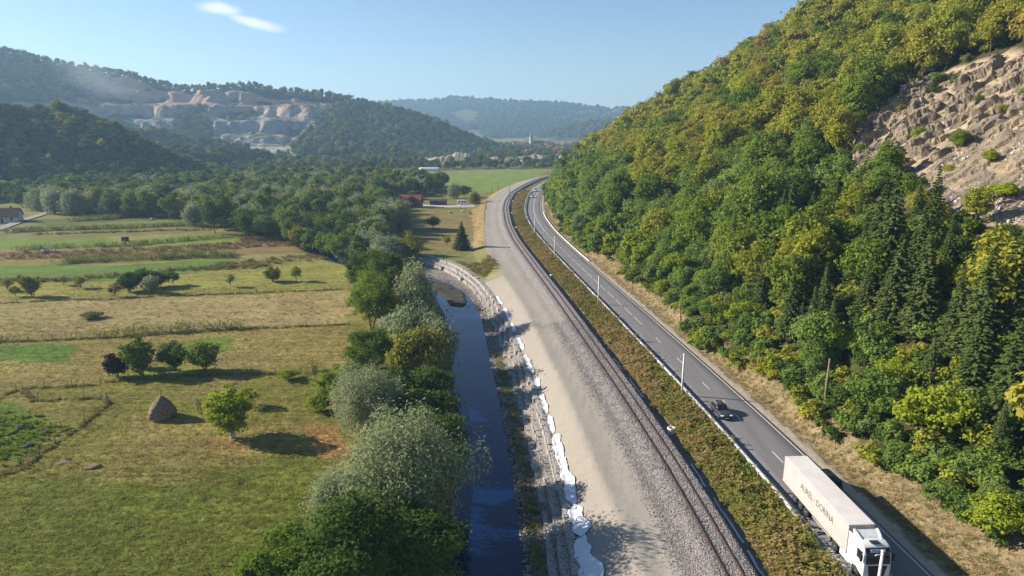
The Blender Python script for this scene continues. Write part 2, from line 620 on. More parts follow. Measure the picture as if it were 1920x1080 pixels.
near_green = [(-500, 1600), (-500, 905), (0, 905), (150, 900), (330, 870), (470, 860), (560, 860), (640, 880), (700, 1000), (600, 1300)]
zone(near_green, (.112, .134, .027), .85)
zone([(150, 880), (300, 820), (470, 840), (520, 870), (380, 900), (200, 910)], (.20, .165, .06), .7)
zone([(250, 770), (480, 790), (600, 780), (640, 850), (520, 850), (420, 850), (280, 830)], (.24, .19, .075), .7)
zone([(400, 815), (470, 810), (480, 845), (420, 850)], (.30, .17, .08), .5)
zone([(570, 800), (650, 790), (660, 850), (590, 860)], (.33, .18, .085), .8)
zone([(0, 740), (200, 750), (120, 840), (0, 885), (-200, 890), (-200, 740)], (.19, .17, .055), .7)
zone([(-150, 755), (55, 760), (100, 790), (80, 840), (0, 870), (-150, 870)], (.085, .15, .020), .85)
zone([(-300, 640), (450, 612), (660, 608), (665, 690), (430, 700), (250, 708), (0, 735), (-300, 740)], (.225, .180, .068), .85)
zone([(-50, 645), (140, 645), (140, 675), (30, 682), (-50, 680)], (.075, .150, .018), .95)
zone([(330, 640), (440, 632), (440, 660), (340, 668)], (.10, .16, .024), .8)
zone([(215, 690), (330, 680), (380, 700), (300, 706), (215, 706)], (.17, .20, .025), .8)
zone([(-300, 565), (90, 563), (300, 556), (640, 544), (668, 560), (660, 606), (450, 612), (-300, 640)], (.275, .215, .105), .9)
zone([(-300, 570), (130, 566), (120, 600), (60, 620), (-300, 625)], (.22, .19, .07), .6)
zone([(-300, 520), (300, 520), (480, 498), (650, 490), (672, 510), (640, 540), (300, 553), (90, 561), (-300, 566)], (.215, .205, .055), .9)
zone([(-300, 497), (200, 497), (430, 486), (430, 502), (300, 520), (150, 528), (-300, 528)], (.095, .160, .026), .95)
zone([(430, 480), (640, 470), (660, 488), (480, 497)], (.22, .20, .085), .8)
zone([(-300, 474), (120, 470), (300, 462), (520, 450), (580, 458), (560, 472), (300, 482), (-300, 497)], (.20, .140, .065), .95)
zone([(-300, 448), (180, 446), (330, 438), (450, 442), (420, 456), (120, 466), (-300, 468)], (.125, .180, .030), .95)
zone([(190, 440), (340, 438), (390, 445), (230, 456)], (.22, .20, .075), .6)
zone([(-300, 438), (120, 436), (380, 425), (380, 436), (150, 446), (-300, 449)], (.15, .135, .05), .9)
zone([(60, 425), (340, 410), (400, 420), (380, 426), (120, 436), (0, 438)], (.15, .165, .045), .9)
zone([(40, 412), (260, 402), (350, 402), (360, 410), (80, 424)], (.085, .095, .03), .9)
# paddock and its neighbours
zone([(790, 396), (898, 396), (905, 470), (830, 475), (780, 455)], (.185, .145, .062), .95)
zone([(885, 392), (908, 386), (910, 462), (880, 466), (893, 430)], (.36, .25, .11), .9)
zone([(690, 322), (1020, 316), (1020, 345), (980, 352), (905, 362), (760, 350), (690, 345)], (.165, .205, .058), .95)
zone([(700, 322), (860, 318), (860, 330), (700, 336)], (.16, .17, .06), .7)
zone([(760, 345), (900, 335), (1000, 326), (1010, 331), (900, 352), (790, 352)], (.14, .205, .045), .7)
# the corridor of river, railway and road
YY = GY
wl_, wr, xs_, xc_, rl_, rd_ = watl_x(YY), watr_x(YY), slope_x(YY), crest_x(YY), rail_x(YY), road_x(YY)


def setc(m, c, amt=1.0):
    col[m] = col[m] * (1 - amt) + np.array(c) * amt


cor = (YY < 640)
lo_r = (YY < 300)
setc((GX > wl_ - 5) & (GX < wl_ + .5) & lo_r, (.075, .078, .035), .85)
setc((GX > wl_ - .6) & (GX < wr + .5) & lo_r, (.060, .055, .042))
setc((GX >= wr + .5) & (GX < xs_) & (YY < 236), (.20, .18, .155))
setc((GX >= xs_ - .1) & (GX < xc_) & (YY < 192), SAND)
m = (GX >= xs_ - .1) & (GX < xc_) & (YY >= 186) & (YY < 240) & (GX > xc_ - 16)
setc(m, (.19, .18, .07), .7)
m = (GX >= xc_ - 4.3) & (GX < xc_ + .2 * fbm(GX / 2, GY / 2, 4, 2)) & (YY >= 236) & cor
setc(m, (.30, .22, .10), .8)
tr = smooth(np.abs((GX - xc_) / np.maximum(rl_ - 3.2 - xc_, .5) - .55), .34, .12)
m = (GX >= xc_) & (GX < rl_ - 2.0) & (YY < 900)
g_ = GRAVEL[None] * (1 + .16 * (tr[m])[:, None]) * (1 + .10 * fbm(GX[m] / 1.5, GY[m] / 9, 13, 4))[:, None]
ff = ((GX - xc_) / np.maximum(rl_ - 3.2 - xc_, .5) + .03 * fbm(GX / 3, GY / 14, 17, 2))[m]
rut = sum(np.exp(-((ff - c_) / .035) ** 2) for c_ in (.34, .47, .66, .79)) * (.5 + .5 * smooth(fbm(GX / 3, GY / 20, 18, 3), -.3, .3)[m])
col[m] = g_ * (1 - .17 * rut[:, None])
m = (GX >= rl_ - 2.0) & (GX < rl_ + 4.4) & (YY < 900)
setc(m, (.17, .155, .15))
m = (GX >= rl_ + 4.2) & (GX < rd_ - 4.4) & (YY < 900)
setc(m, (.14, .12, .045))
m = (GX >= rd_ - 4.7) & (GX < rd_ + 4.0) & (YY < 900)
setc(m, (.27, .25, .225))
m = (GX >= rd_ + 3.4) & (GX < rd_ + 5.4 + .5 * fbm(GX / 3, GY / 3, 15, 3)) & (YY < 900)
setc(m, (.40, .335, .265))
tx = toe_x(YY)
m = (GX >= rd_ + 5.4 + .5 * fbm(GX / 3, GY / 3, 15, 3)) & (GX < tx + 3) & (YY < 900)
setc(m, (.215, .165, .098), .9)
hill_r = (GX >= tx + 3) & (YY < 900) & (GX > rd_)
setc(hill_r, (.055, .052, .022))
rm = in_poly(GX, GY, ROCK) & hill_r
setc(rm, (.34, .27, .19))
# hills on the left and beyond
hl = (GZ > 1.2) & ((GX < crest_x(np.minimum(YY, 1390)) - 5) | (YY > 900))
setc(hl, FOREST)
far_f = hl & (YY > 1600)
n9 = fbm(GX / 260, GY / 260, 111, 4)
setc(far_f, (.045, .058, .022))
setc(far_f & (n9 > .22), (.13, .13, .045), .8)
flr = (GY > 940) & (GY < 1020) & (GX < -290) & (GX > -430)
setc(flr, (.36, .33, .30), .9)
for (hx, hy, hr) in ((-78, 790, 26), (-52, 800, 22), (-20, 805, 18), (30, 830, 30), (70, 850, 24), (-100, 810, 16)):
    setc(np.hypot(GX - hx, (GY - hy) * .8) < hr * .95, np.array([.30, .255, .20]), .9)
fld_ = ((GX < wl_ - 3) | ((YY > 235) & (GX < xc_ - 4))) & (GZ < 3)
mn_ = col.mean(-1, keepdims=True)
col = np.where(fld_[..., None], mn_ + (col - mn_) * 1.12, col)
col = np.clip(col, .008, .8)

m, nd, lk = new_mat('ground')
out = N(nd, 'ShaderNodeOutputMaterial')
p = N(nd, 'ShaderNodeBsdfPrincipled', Roughness=.95)
p.inputs['Specular IOR Level'].default_value = .12
at = N(nd, 'ShaderNodeAttribute', attribute_name='col')
geo = N(nd, 'ShaderNodeNewGeometry')
n1 = N(nd, 'ShaderNodeTexNoise', Scale=1.1, Detail=6.0, Roughness=.68)
n2 = N(nd, 'ShaderNodeTexNoise', Scale=.09, Detail=4.0)
n3 = N(nd, 'ShaderNodeTexNoise', Scale=5.5, Detail=3.0)
for q in (n1, n2, n3):
    lk.new(geo.outputs['Position'], q.inputs['Vector'])
mpr = N(nd, 'ShaderNodeMapping'); mpr.inputs['Scale'].default_value = (.10, 1.5, .3); mpr.inputs['Rotation'].default_value = (0, 0, .10)
n4 = N(nd, 'ShaderNodeTexNoise', Scale=1.0, Detail=4.0, Roughness=.6)        # swaths left by the mower
lk.new(geo.outputs['Position'], mpr.inputs['Vector']); lk.new(mpr.outputs[0], n4.inputs['Vector'])
mr4 = N(nd, 'ShaderNodeMapRange'); mr4.inputs['From Min'].default_value = .3; mr4.inputs['From Max'].default_value = .7
mr4.inputs['To Min'].default_value = .66; mr4.inputs['To Max'].default_value = 1.30
lk.new(n4.outputs['Fac'], mr4.inputs['Value'])
mr1 = N(nd, 'ShaderNodeMapRange'); mr1.inputs['From Min'].default_value = .3; mr1.inputs['From Max'].default_value = .7
mr1.inputs['To Min'].default_value = .66; mr1.inputs['To Max'].default_value = 1.32
mr2 = N(nd, 'ShaderNodeMapRange'); mr2.inputs['From Min'].default_value = .3; mr2.inputs['From Max'].default_value = .7
mr2.inputs['To Min'].default_value = .84; mr2.inputs['To Max'].default_value = 1.16
lk.new(n1.outputs['Fac'], mr1.inputs['Value'])
lk.new(n2.outputs['Fac'], mr2.inputs['Value'])
mu = N(nd, 'ShaderNodeMath', operation='MULTIPLY')
mu0 = N(nd, 'ShaderNodeMath', operation='MULTIPLY')
lk.new(mr1.outputs[0], mu0.inputs[0]); lk.new(mr4.outputs[0], mu0.inputs[1])
lk.new(mu0.outputs[0], mu.inputs[0]); lk.new(mr2.outputs[0], mu.inputs[1])
at2 = N(nd, 'ShaderNodeAttribute', attribute_name='soft')     # 1 = grassy relief, 0 = packed gravel
mx1 = N(nd, 'ShaderNodeMix', data_type='FLOAT')
lk.new(at2.outputs['Fac'], mx1.inputs[0])
mx1.inputs[2].default_value = 1.0
lk.new(mu.outputs[0], mx1.inputs[3])
sc = N(nd, 'ShaderNodeVectorMath', operation='SCALE')
lk.new(at.outputs['Color'], sc.inputs[0]); lk.new(mx1.outputs[0], sc.inputs['Scale'])
lk.new(sc.outputs[0], p.inputs['Base Color'])
ad = N(nd, 'ShaderNodeMath', operation='MULTIPLY_ADD')
lk.new(n3.outputs['Fac'], ad.inputs[0]); ad.inputs[1].default_value = .45
lk.new(n1.outputs['Fac'], ad.inputs[2])
b = N(nd, 'ShaderNodeBump', Strength=.9)
mdist = N(nd, 'ShaderNodeMapRange'); mdist.inputs['To Min'].default_value = .05; mdist.inputs['To Max'].default_value = .30
lk.new(at2.outputs['Fac'], mdist.inputs['Value']); lk.new(mdist.outputs[0], b.inputs['Distance'])
lk.new(ad.outputs[0], b.inputs['Height'])
lk.new(b.outputs[0], p.inputs['Normal'])
lk.new(p.outputs[0], out.inputs[0])
GROUND = m
soft = np.where((GX > slope_x(YY) - 4) & (GX < rail_x(YY) + 4) & (YY < 640) & (GX > crest_x(YY) - 6), 0.12, 1.0)
soft = np.where((GX > rd_ - 5) & (GX < rd_ + 5.4) & (YY < 900), .3, soft)
V = np.stack([GX.ravel(), GY.ravel(), GZ.ravel()], 1)
rgba = np.concatenate([col.reshape(-1, 3), np.ones((col.shape[0] * col.shape[1], 1))], 1)
me = np_mesh('ground', V, grid_faces(len(YS), len(XS)), GROUND, True,
             {'col': ('FLOAT_COLOR', 'POINT', rgba), 'soft': ('FLOAT', 'POINT', soft.ravel())})
gr = link('ground', me)
tag(gr, 'valley floor with mown fields, wooded hills and terraced quarry', 'ground', None, 'structure')


# the terraced quarry in the ridge, at a finer mesh of its own
qx, qy = np.meshgrid(np.arange(-790, -270, 3.2), np.arange(935, 1318, 3.2))
qz = height(qx, qy, False, True)
qk = quarry_mask(qx, qy)
qn = fbm(qx / 50, qy / 26, 112, 4)
qh = np.clip((qz - 20) / 100, 0, 1)
sl_ = np.hypot(*np.gradient(qz, 3.2))
qc = np.array([.31, .27, .245])[None, None] * (1 + .5 * qn[..., None])
warm = (smooth(qh, .38, .62) * smooth(qn, -.5, -.1) * .85)[..., None]
qc = qc * (1 - warm) + np.array([.40, .25, .14]) * warm
veg = (smooth(qn + .5 * fbm(qx / 14, qy / 14, 115, 3), .0, .2) * smooth(sl_, 1.3, .7) * .85)[..., None]
qc = qc * (1 - veg) + np.array([.07, .08, .03]) * veg
Q = grid_faces(qx.shape[0], qx.shape[1])
Q = Q[(qk.ravel()[Q] > .12).any(1)]
used, inv = np.unique(Q, return_inverse=True)
qz = qz - 7 * smooth(qk, .3, .1)
rgba = np.concatenate([qc.reshape(-1, 3), np.ones((qx.size, 1))], 1)[used]
me = np_mesh('quarry', np.stack([qx, qy, qz], -1).reshape(-1, 3)[used], inv.reshape(Q.shape), GROUND, False,
             {'col': ('FLOAT_COLOR', 'POINT', rgba), 'soft': ('FLOAT', 'POINT', np.ones(len(used)))})
tag(link('quarry', me), 'terraced stone quarry cut into the ridge across the valley', 'quarry', None, 'structure')


# ------------------------------------------------------------------ strips that follow a line
def tangents(fx, Y):
    d = (fx(Y + .5) - fx(Y - .5))
    n = np.hypot(1, d)
    return d / n, 1 / n       # tangent x, y


def strip(name, fx, y0, y1, offs, zs, mats, step=1.5, smooth_=True, zfun=None, mi=None):
    """sheet with cross section offs/zs swept along the line fx"""
    Y = np.arange(y0, y1 + step, step)
    X = fx(Y)
    tx_, ty_ = tangents(fx, Y)
    rows = []
    for o, z in zip(offs, zs):
        px, py = X + ty_ * o, Y - tx_ * o
        zz = np.full(Y.shape, float(z)) if zfun is None else zfun(px, py) + z
        rows.append(np.stack([px, py, zz], 1))
    V = np.stack(rows, 1).reshape(-1, 3)
    return np_mesh(name, V, grid_faces(len(Y), len(offs)), mats, smooth_)


# --- road
m, nd, lk = new_mat('asphalt')
out = N(nd, 'ShaderNodeOutputMaterial')
p = N(nd, 'ShaderNodeBsdfPrincipled', Roughness=.82)
p.inputs['Specular IOR Level'].default_value = .35
geo = N(nd, 'ShaderNodeNewGeometry')
n1 = N(nd, 'ShaderNodeTexNoise', Scale=9.0, Detail=6.0, Roughness=.75)
mp = N(nd, 'ShaderNodeMapping'); mp.inputs['Scale'].default_value = (1.0, .06, 1.0); mp.inputs['Rotation'].default_value = (0, 0, .1)
n2 = N(nd, 'ShaderNodeTexNoise', Scale=.8, Detail=4.0)
lk.new(geo.outputs['Position'], n1.inputs['Vector']); lk.new(geo.outputs['Position'], mp.inputs['Vector']); lk.new(mp.outputs[0], n2.inputs['Vector'])
r = N(nd, 'ShaderNodeValToRGB')
r.color_ramp.elements[0].position = .3; r.color_ramp.elements[1].position = .7
r.color_ramp.elements[0].color = (.140, .133, .140, 1); r.color_ramp.elements[1].color = (.190, .178, .184, 1)
ml = N(nd, 'ShaderNodeMath', operation='MULTIPLY_ADD'); ml.inputs[1].default_value = .35
lk.new(n1.outputs['Fac'], ml.inputs[0])
ml2 = N(nd, 'ShaderNodeMath', operation='MULTIPLY'); ml2.inputs[1].default_value = .65
lk.new(n2.outputs['Fac'], ml2.inputs[0]); lk.new(ml2.outputs[0], ml.inputs[2])
lk.new(ml.outputs[0], r.inputs['Fac']); lk.new(r.outputs[0], p.inputs['Base Color'])
b = N(nd, 'ShaderNodeBump', Strength=.5, Distance=.02)
lk.new(n1.outputs['Fac'], b.inputs['Height']); lk.new(b.outputs[0], p.inputs['Normal']); lk.new(p.outputs[0], out.inputs[0])
ASPH = m
PAINT = mat('road_paint', (.62, .60, .57), .7, .2, 6)
RZ = .30
road = link('road', strip('road', road_x, 14, 760, [-4.05, -4.0, -2, 0, 2, 3.95, 4.05], [.2, RZ, RZ + .03, RZ + .05, RZ + .03, RZ, .2], ASPH))
tag(road, 'two-lane asphalt road curving along the foot of the wooded hill', 'road', None, 'structure')


def road_strip(o0, o1, y0, y1, name):
    zo = lambda o: RZ + .05 - abs(o) * .0135 + .012
    n = [o0, o1]
    return link(name, strip(name, road_x, y0, y1, n, [zo(o) for o in n], PAINT, step=min(1.5, y1 - y0)), road)


road_strip(3.42, 3.58, 14, 760, 'edge_line')
road_strip(-3.58, -3.42, 14, 760, 'edge_line')
y = 16.0
while y < 700:
    if y < 258:
        if y < 127:
            ln, gp = 3.0, 9.0
        else:
            ln, gp = 4.6, 3.0
        road_strip(-.07, .07, y, y + ln, 'lane_dash')
        y += ln + gp
    else:
        road_strip(-.1, .1, y, 700, 'centre_line')
        break

# concrete gutter strip on the hill side of the road, seen from the bend down to the straight
CONC = mat('pale_concrete', (.52, .48, .43), .85, .18, 1.5, .03, 8)
m_ = MB()
gut = link('roadside_gutter', strip('roadside_gutter', road_x, 205, 330, [4.3, 4.34, 5.0, 5.04, 6.0, 6.04], [.1, .36, .36, -.15, -.15, .1], CONC), None)
tag(gut, 'concrete drainage gutter beside the road along the bend', 'gutter')

# --- railway
m, nd, lk = new_mat('ballast')
out = N(nd, 'ShaderNodeOutputMaterial')
p = N(nd, 'ShaderNodeBsdfPrincipled', Roughness=.95)
p.inputs['Specular IOR Level'].default_value = .1
geo = N(nd, 'ShaderNodeNewGeometry')
vo = N(nd, 'ShaderNodeTexVoronoi', Scale=7.5)
vo2 = N(nd, 'ShaderNodeTexVoronoi', Scale=3.4)
lk.new(geo.outputs['Position'], vo.inputs['Vector']); lk.new(geo.outputs['Position'], vo2.inputs['Vector'])
hs = N(nd, 'ShaderNodeSeparateColor'); lk.new(vo.outputs['Color'], hs.inputs[0])
r = N(nd, 'ShaderNodeValToRGB')
r.color_ramp.elements[0].color = (.19, .172, .170, 1); r.color_ramp.elements[1].color = (.35, .318, .305, 1)
lk.new(hs.outputs[0], r.inputs['Fac']); lk.new(r.outputs[0], p.inputs['Base Color'])
b = N(nd, 'ShaderNodeBump', Strength=1.0, Distance=.12)
lk.new(vo.outputs['Distance'], b.inputs['Height']); lk.new(b.outputs[0], p.inputs['Normal']); lk.new(p.outputs[0], out.inputs[0])
BALL = m
yy = np.arange(12, 800, .6)
offs = np.array([-3.9, -3.3, -2.7, -2.0, -1.7, -1.2, -.75, 0, .75, 1.2, 1.9, 2.25, 2.6, 2.95])
zs = np.array([.02, .12, .30, .50, .58, .60, .56, .54, .56, .60, .56, .30, -.2, -.72])
Xr = rail_x(yy); tx_, ty_ = tangents(rail_x, yy)
PX = Xr[:, None] + ty_[:, None] * offs; PY = yy[:, None] - tx_[:, None] * offs
PZ = zs[None] + .07 * fbm(PX / .45, PY / .45, 301, 2)
bl = link('railway_bed', np_mesh('railway_bed', np.stack([PX, PY, PZ], -1).reshape(-1, 3), grid_faces(len(yy), len(offs)), BALL, False))
tag(bl, 'grey ballast bed of the railway beside the gravel track', 'railway bed', None, 'structure')
RUST = mat('rail_steel', (.105, .062, .045), .6, .25, 5, metal=.3)
trk = thing('railway_track', 'single railway track of two rusty steel rails on grey ballast', 'railway track', (rail_x(60.), 60, .55))
for s_ in (-1, 1):
    prof = [(-.07, .0), (-.07, .03), (-.02, .05), (-.02, .13), (-.04, .14), (-.04, .19), (.04, .19), (.04, .14), (.02, .13), (.02, .05), (.07, .03), (.07, .0)]
    me = strip('rail', rail_x, 12, 800, [s_ * .755 + a for a, b_ in prof], [.56 + b_ for a, b_ in prof], RUST, 1.5, False)
    o = link('rail', me, trk)
    o.matrix_parent_inverse = Matrix.Translation(trk.location).inverted()

# --- river
m, nd, lk = new_mat('river_water')
out = N(nd, 'ShaderNodeOutputMaterial')
p = N(nd, 'ShaderNodeBsdfPrincipled', Roughness=.03, IOR=1.33)
p.inputs['Base Color'].default_value = (.002, .014, .062, 1)
p.inputs['Specular IOR Level'].default_value = .5
geo = N(nd, 'ShaderNodeNewGeometry')
n1 = N(nd, 'ShaderNodeTexNoise', Scale=1.6, Detail=3.0)
lk.new(geo.outputs['Position'], n1.inputs['Vector'])
b = N(nd, 'ShaderNodeBump', Strength=.12, Distance=.03)
lk.new(n1.outputs['Fac'], b.inputs['Height']); lk.new(b.outputs[0], p.inputs['Normal']); lk.new(p.outputs[0], out.inputs[0])
WATER = m
Y = np.arange(12, 285, 2.0)
ks = np.linspace(0, 1, 8)
PXw = (watl_x(Y) - 1.5)[:, None] * (1 - ks) + (watr_x(Y) + .9)[:, None] * ks
PYw = np.repeat(Y[:, None], 8, 1)
rv = link('river', np_mesh('river', np.stack([PXw, PYw, np.full_like(PXw, WATER_Z)], -1).reshape(-1, 3), grid_faces(len(Y), 8), WATER))
tag(rv, 'narrow still river reflecting the blue sky', 'river', None, 'structure')
# ------------------------------------------------------------------ foliage
BARK = mat('bark', (.115, .088, .062), .9, .3, 4, .03, 12)
BARKW = mat('limewashed_bark', (.62, .60, .55), .9, .2, 4)
LM = {
    'yellow': leaf_mat('leaf_yellow', [(.290, .292, .032), (.245, .276, .034), (.315, .298, .040), (.265, .288, .040)]),
    'green': leaf_mat('leaf_green', [(.140, .205, .028), (.185, .240, .034), (.120, .178, .028), (.215, .255, .036)]),
    'russet': leaf_mat('leaf_russet', [(.300, .240, .045), (.285, .240, .045), (.310, .255, .050)]),
    'locust': leaf_mat('leaf_locust', [(.150, .225, .048), (.175, .250, .052), (.170, .220, .070)]),
    'spruce': leaf_mat('leaf_spruce', [(.078, .108, .030), (.095, .128, .036), (.088, .114, .036)], .15),
    'willow': leaf_mat('leaf_willow', [(.300, .325, .185), (.260, .300, .145), (.330, .350, .225)], .36),
    'olive': leaf_mat('leaf_olive', [(.250, .240, .042), (.225, .230, .045)]),
    'dark': leaf_mat('leaf_dark', [(.085, .135, .028), (.105, .160, .032), (.075, .118, .026)]),
    'lime': leaf_mat('leaf_lime', [(.260, .310, .026), (.235, .295, .028)]),
    'purple': leaf_mat('leaf_purple', [(.045, .022, .026), (.050, .024, .028)], .2),
    'far': leaf_mat('leaf_far', [(.085, .120, .034), (.125, .155, .042), (.105, .132, .040), (.170, .180, .055)], .2),
    'grass': leaf_mat('leaf_grass', [(.170, .205, .036), (.225, .210, .058), (.145, .190, .030)], .3),
    'drygrass': leaf_mat('leaf_drygrass', [(.330, .250, .105), (.285, .205, .080), (.360, .285, .130)], .3),
    'weed': leaf_mat('leaf_weed', [(.210, .205, .045), (.260, .205, .062), (.160, .185, .036), (.300, .225, .082)], .3),
    'maize': leaf_mat('leaf_maize', [(.160, .215, .042), (.250, .255, .070), (.130, .185, .032)], .3),
    'reed': leaf_mat('leaf_reed', [(.20, .115, .060), (.17, .105, .055)], .3),
}


def tube_q(path, radii, n=5):
    path = np.asarray(path, float)
    V, Q = [], []
    for i, p_ in enumerate(path):
        t = path[min(i + 1, len(path) - 1)] - path[max(i - 1, 0)]
        t = t / (np.linalg.norm(t) + 1e-9)
        ref = np.array([.13, .21, 1.0]) if abs(t[2]) < .95 else np.array([1.0, .1, 0])
        a = np.cross(t, ref); a /= np.linalg.norm(a)
        b_ = np.cross(t, a)
        for k in range(n):
            an = 2 * math.pi * k / n
            V.append(p_ + (a * math.cos(an) + b_ * math.sin(an)) * radii[i])
    for i in range(len(path) - 1):
        for k in range(n):
            Q.append((i * n + k, i * n + (k + 1) % n, (i + 1) * n + (k + 1) % n, (i + 1) * n + k))
    return np.array(V), np.array(Q)


def cat(parts):
    V, Q, o = [], [], 0
    for v, q in parts:
        V.append(v); Q.append(q + o); o += len(v)
    return np.concatenate(V), np.concatenate(Q)


def nrm(a):
    return a / (np.linalg.norm(a, axis=1, keepdims=True) + 1e-9)


def leaf_quads(P, Nn, Ln, Wd, r, along=None):
    """pointed leaf sprays: a kite of four corners at each P with normal Nn"""
    n = len(P)
    Nn = nrm(Nn)
    ref = r.normal(size=(n, 3)) if along is None else along + .45 * r.normal(size=(n, 3))
    T = nrm(ref - Nn * (ref * Nn).sum(1, keepdims=True))
    B = np.cross(Nn, T)
    s = r.uniform(.6, 1.35, (n, 1))
    Lh, Wh = Ln * .5 * s, Wd * .5 * s
    V = np.stack([P - T * Lh, P + B * Wh + T * Lh * .1 - Nn * Wh * .15, P + T * Lh, P - B * Wh + T * Lh * .1 - Nn * Wh * .15], 1).reshape(-1, 3)
    Q = np.arange(4 * n).reshape(-1, 4)
    lv = np.repeat(np.clip(r.normal(.5, .2, n), 0, 1), 4)
    return V, Q, lv


def tree_shape(seed, H=10., W=8., base=.18, nc=70, nl=60, leaf=(.5, .34), clump=.17, style='round', stems=1, trunk_r=.16, low=-.75):
    r = np.random.default_rng(seed)
    cz = H * (base + (1 - base) * .5)
    rz_ = H * (1 - base) * .5
    cs, rs = [], []
    lean = r.normal(size=2) * .04 * W
    ga = r.uniform(0, 6.28)
    while len(cs) < nc:
        d = r.normal(size=3); d /= np.linalg.norm(d)
        if d[2] < low:
            continue
        f = r.uniform(.3, 1.0) ** .6 * r.uniform(.74, 1.0)
        lump = 1 + .17 * math.sin(3 * math.atan2(d[1], d[0]) + ga) + .13 * math.sin(5 * d[2] + 2 * math.atan2(d[1], d[0]) + ga * 2)
        if style == 'oval':
            wz = .62 + .38 * math.sqrt(max(0, 1 - ((d[2] * f) - .0) ** 2))
        elif style == 'vase':
            wz = .72 + .34 * d[2] * f
        elif style == 'plume':
            wz = .85
        else:
            wz = 1.0
        c = np.array([d[0] * W / 2 * f * lump * wz, d[1] * W / 2 * f * lump * wz, cz + d[2] * rz_ * f * (1 + .1 * r.normal())])
        c[:2] += lean * (c[2] / H)
        cs.append(c)
        rs.append(W * clump * r.uniform(.45, 1.4))
    cs, rs = np.array(cs), np.array(rs)
    P, Nn, al = [], [], []
    for c, rr in zip(cs, rs):
        n = int(nl * (rr / (W * clump)) ** 1.6) + 4
        d = nrm(r.normal(size=(n, 3)))
        st = np.array([1, 1, 1.75]) if style == 'plume' else np.array([1, 1, .72])
        q = c + d * st * rr * (r.uniform(.15, 1, (n, 1)) ** .45) * np.where(r.random((n, 1)) < .16, 1.45, 1.0)
        crown = nrm(q - np.array([0, 0, cz - rz_ * .3]))
        P.append(q)
        Nn.append(.55 * d + .5 * crown + .55 * r.normal(size=(n, 3)) + np.array([0, 0, .28]))
        al.append(np.repeat([[0, 0, 1.0]], n, 0) + .6 * d if style == 'plume' else r.normal(size=(n, 3)))
    P, Nn, al = np.concatenate(P), np.concatenate(Nn), np.concatenate(al)
    k = P[:, 2] > .12
    V, Q, lv = leaf_quads(P[k], Nn[k], leaf[0], leaf[1], r, al[k])
    parts = []
    for s_ in range(stems):
        a = 2 * math.pi * s_ / max(1, stems) + r.uniform(0, 1)
        sp = 0 if stems == 1 else .16 * W
        top = np.array([math.cos(a) * sp + lean[0], math.sin(a) * sp + lean[1], cz + rz_ * .35])
        b0 = np.array([math.cos(a) * sp * .12, math.sin(a) * sp * .12, -.5])
        pth = [b0 + (top - b0) * t + np.array([r.normal() * .03 * W * t * (1 - t) * 3, r.normal() * .03 * W * t * (1 - t) * 3, 0]) for t in (0, .2, .45, .7, 1)]
        parts.append(tube_q(pth, [trunk_r * 1.35, trunk_r, trunk_r * .8, trunk_r * .5, trunk_r * .15], 6))
        for c in cs[s_::stems][::max(1, len(cs) // (26 * stems))]:
            t = r.uniform(.3, .75)
            i = min(3, int(t * 4))
            st = pth[i] + (pth[i + 1] - pth[i]) * .5
            if st[2] > c[2] - .1:
                st = pth[1]
            md = (st + c) / 2 + np.array([0, 0, .06 * H])
            parts.append(tube_q([st, md, c], [trunk_r * .38, trunk_r * .22, trunk_r * .06], 4))
    TV, TQ = cat(parts)
    return (TV, TQ), (V, Q, lv)


def spruce_shape(seed, H=15., R=3.0, rings=26, leaf=(.62, .30)):
    r = np.random.default_rng(seed)
    P, Nn, al = [], [], []
    parts = [tube_q([(0, 0, -.5), (0, 0, H * .5), (0, 0, H)], [.2, .12, .02], 6)]
    for i in range(rings):
        t = (i + .3) / rings
        z = H * (.06 + .94 * t)
        Lr = R * (1 - t) ** .85 * r.uniform(.85, 1.12) + .12
        nb = max(4, int(13 * (1 - t) + 4))
        for k_ in range(nb):
            a = 2 * math.pi * (k_ + r.uniform(-.35, .35)) / nb + i * .7
            ln = Lr * r.uniform(.72, 1.12)
            n = max(4, int(ln * 7))
            u = (np.arange(n) + .5) / n
            dr = np.array([math.cos(a), math.sin(a), 0])
            side = np.array([-math.sin(a), math.cos(a), 0])
            zz = z - .30 * ln * u + .16 * ln * u * u
            for sg in (-1, 0, 1):
                q = dr * (ln * u)[:, None] + side * (sg * .20 * ln * (1 - u) * .9)[:, None] + np.array([0, 0, 1]) * zz[:, None]
                q = q + r.normal(size=q.shape) * .06
                P.append(q)
                Nn.append(np.array([0, 0, .9]) + dr * .35 + side * sg * .25 + .30 * r.normal(size=(n, 3)))
                al.append(np.repeat([dr + side * sg * .6 - np.array([0, 0, .35])], n, 0))
            if r.random() < .25:
                parts.append(tube_q([(0, 0, z), tuple(dr * ln * .9 + np.array([0, 0, zz[-1]]))], [.035, .01], 3))
    V, Q, lv = leaf_quads(np.concatenate(P), np.concatenate(Nn), leaf[0], leaf[1], r, np.concatenate(al))
    return cat(parts), (V, Q, lv)


SHAPES = {}


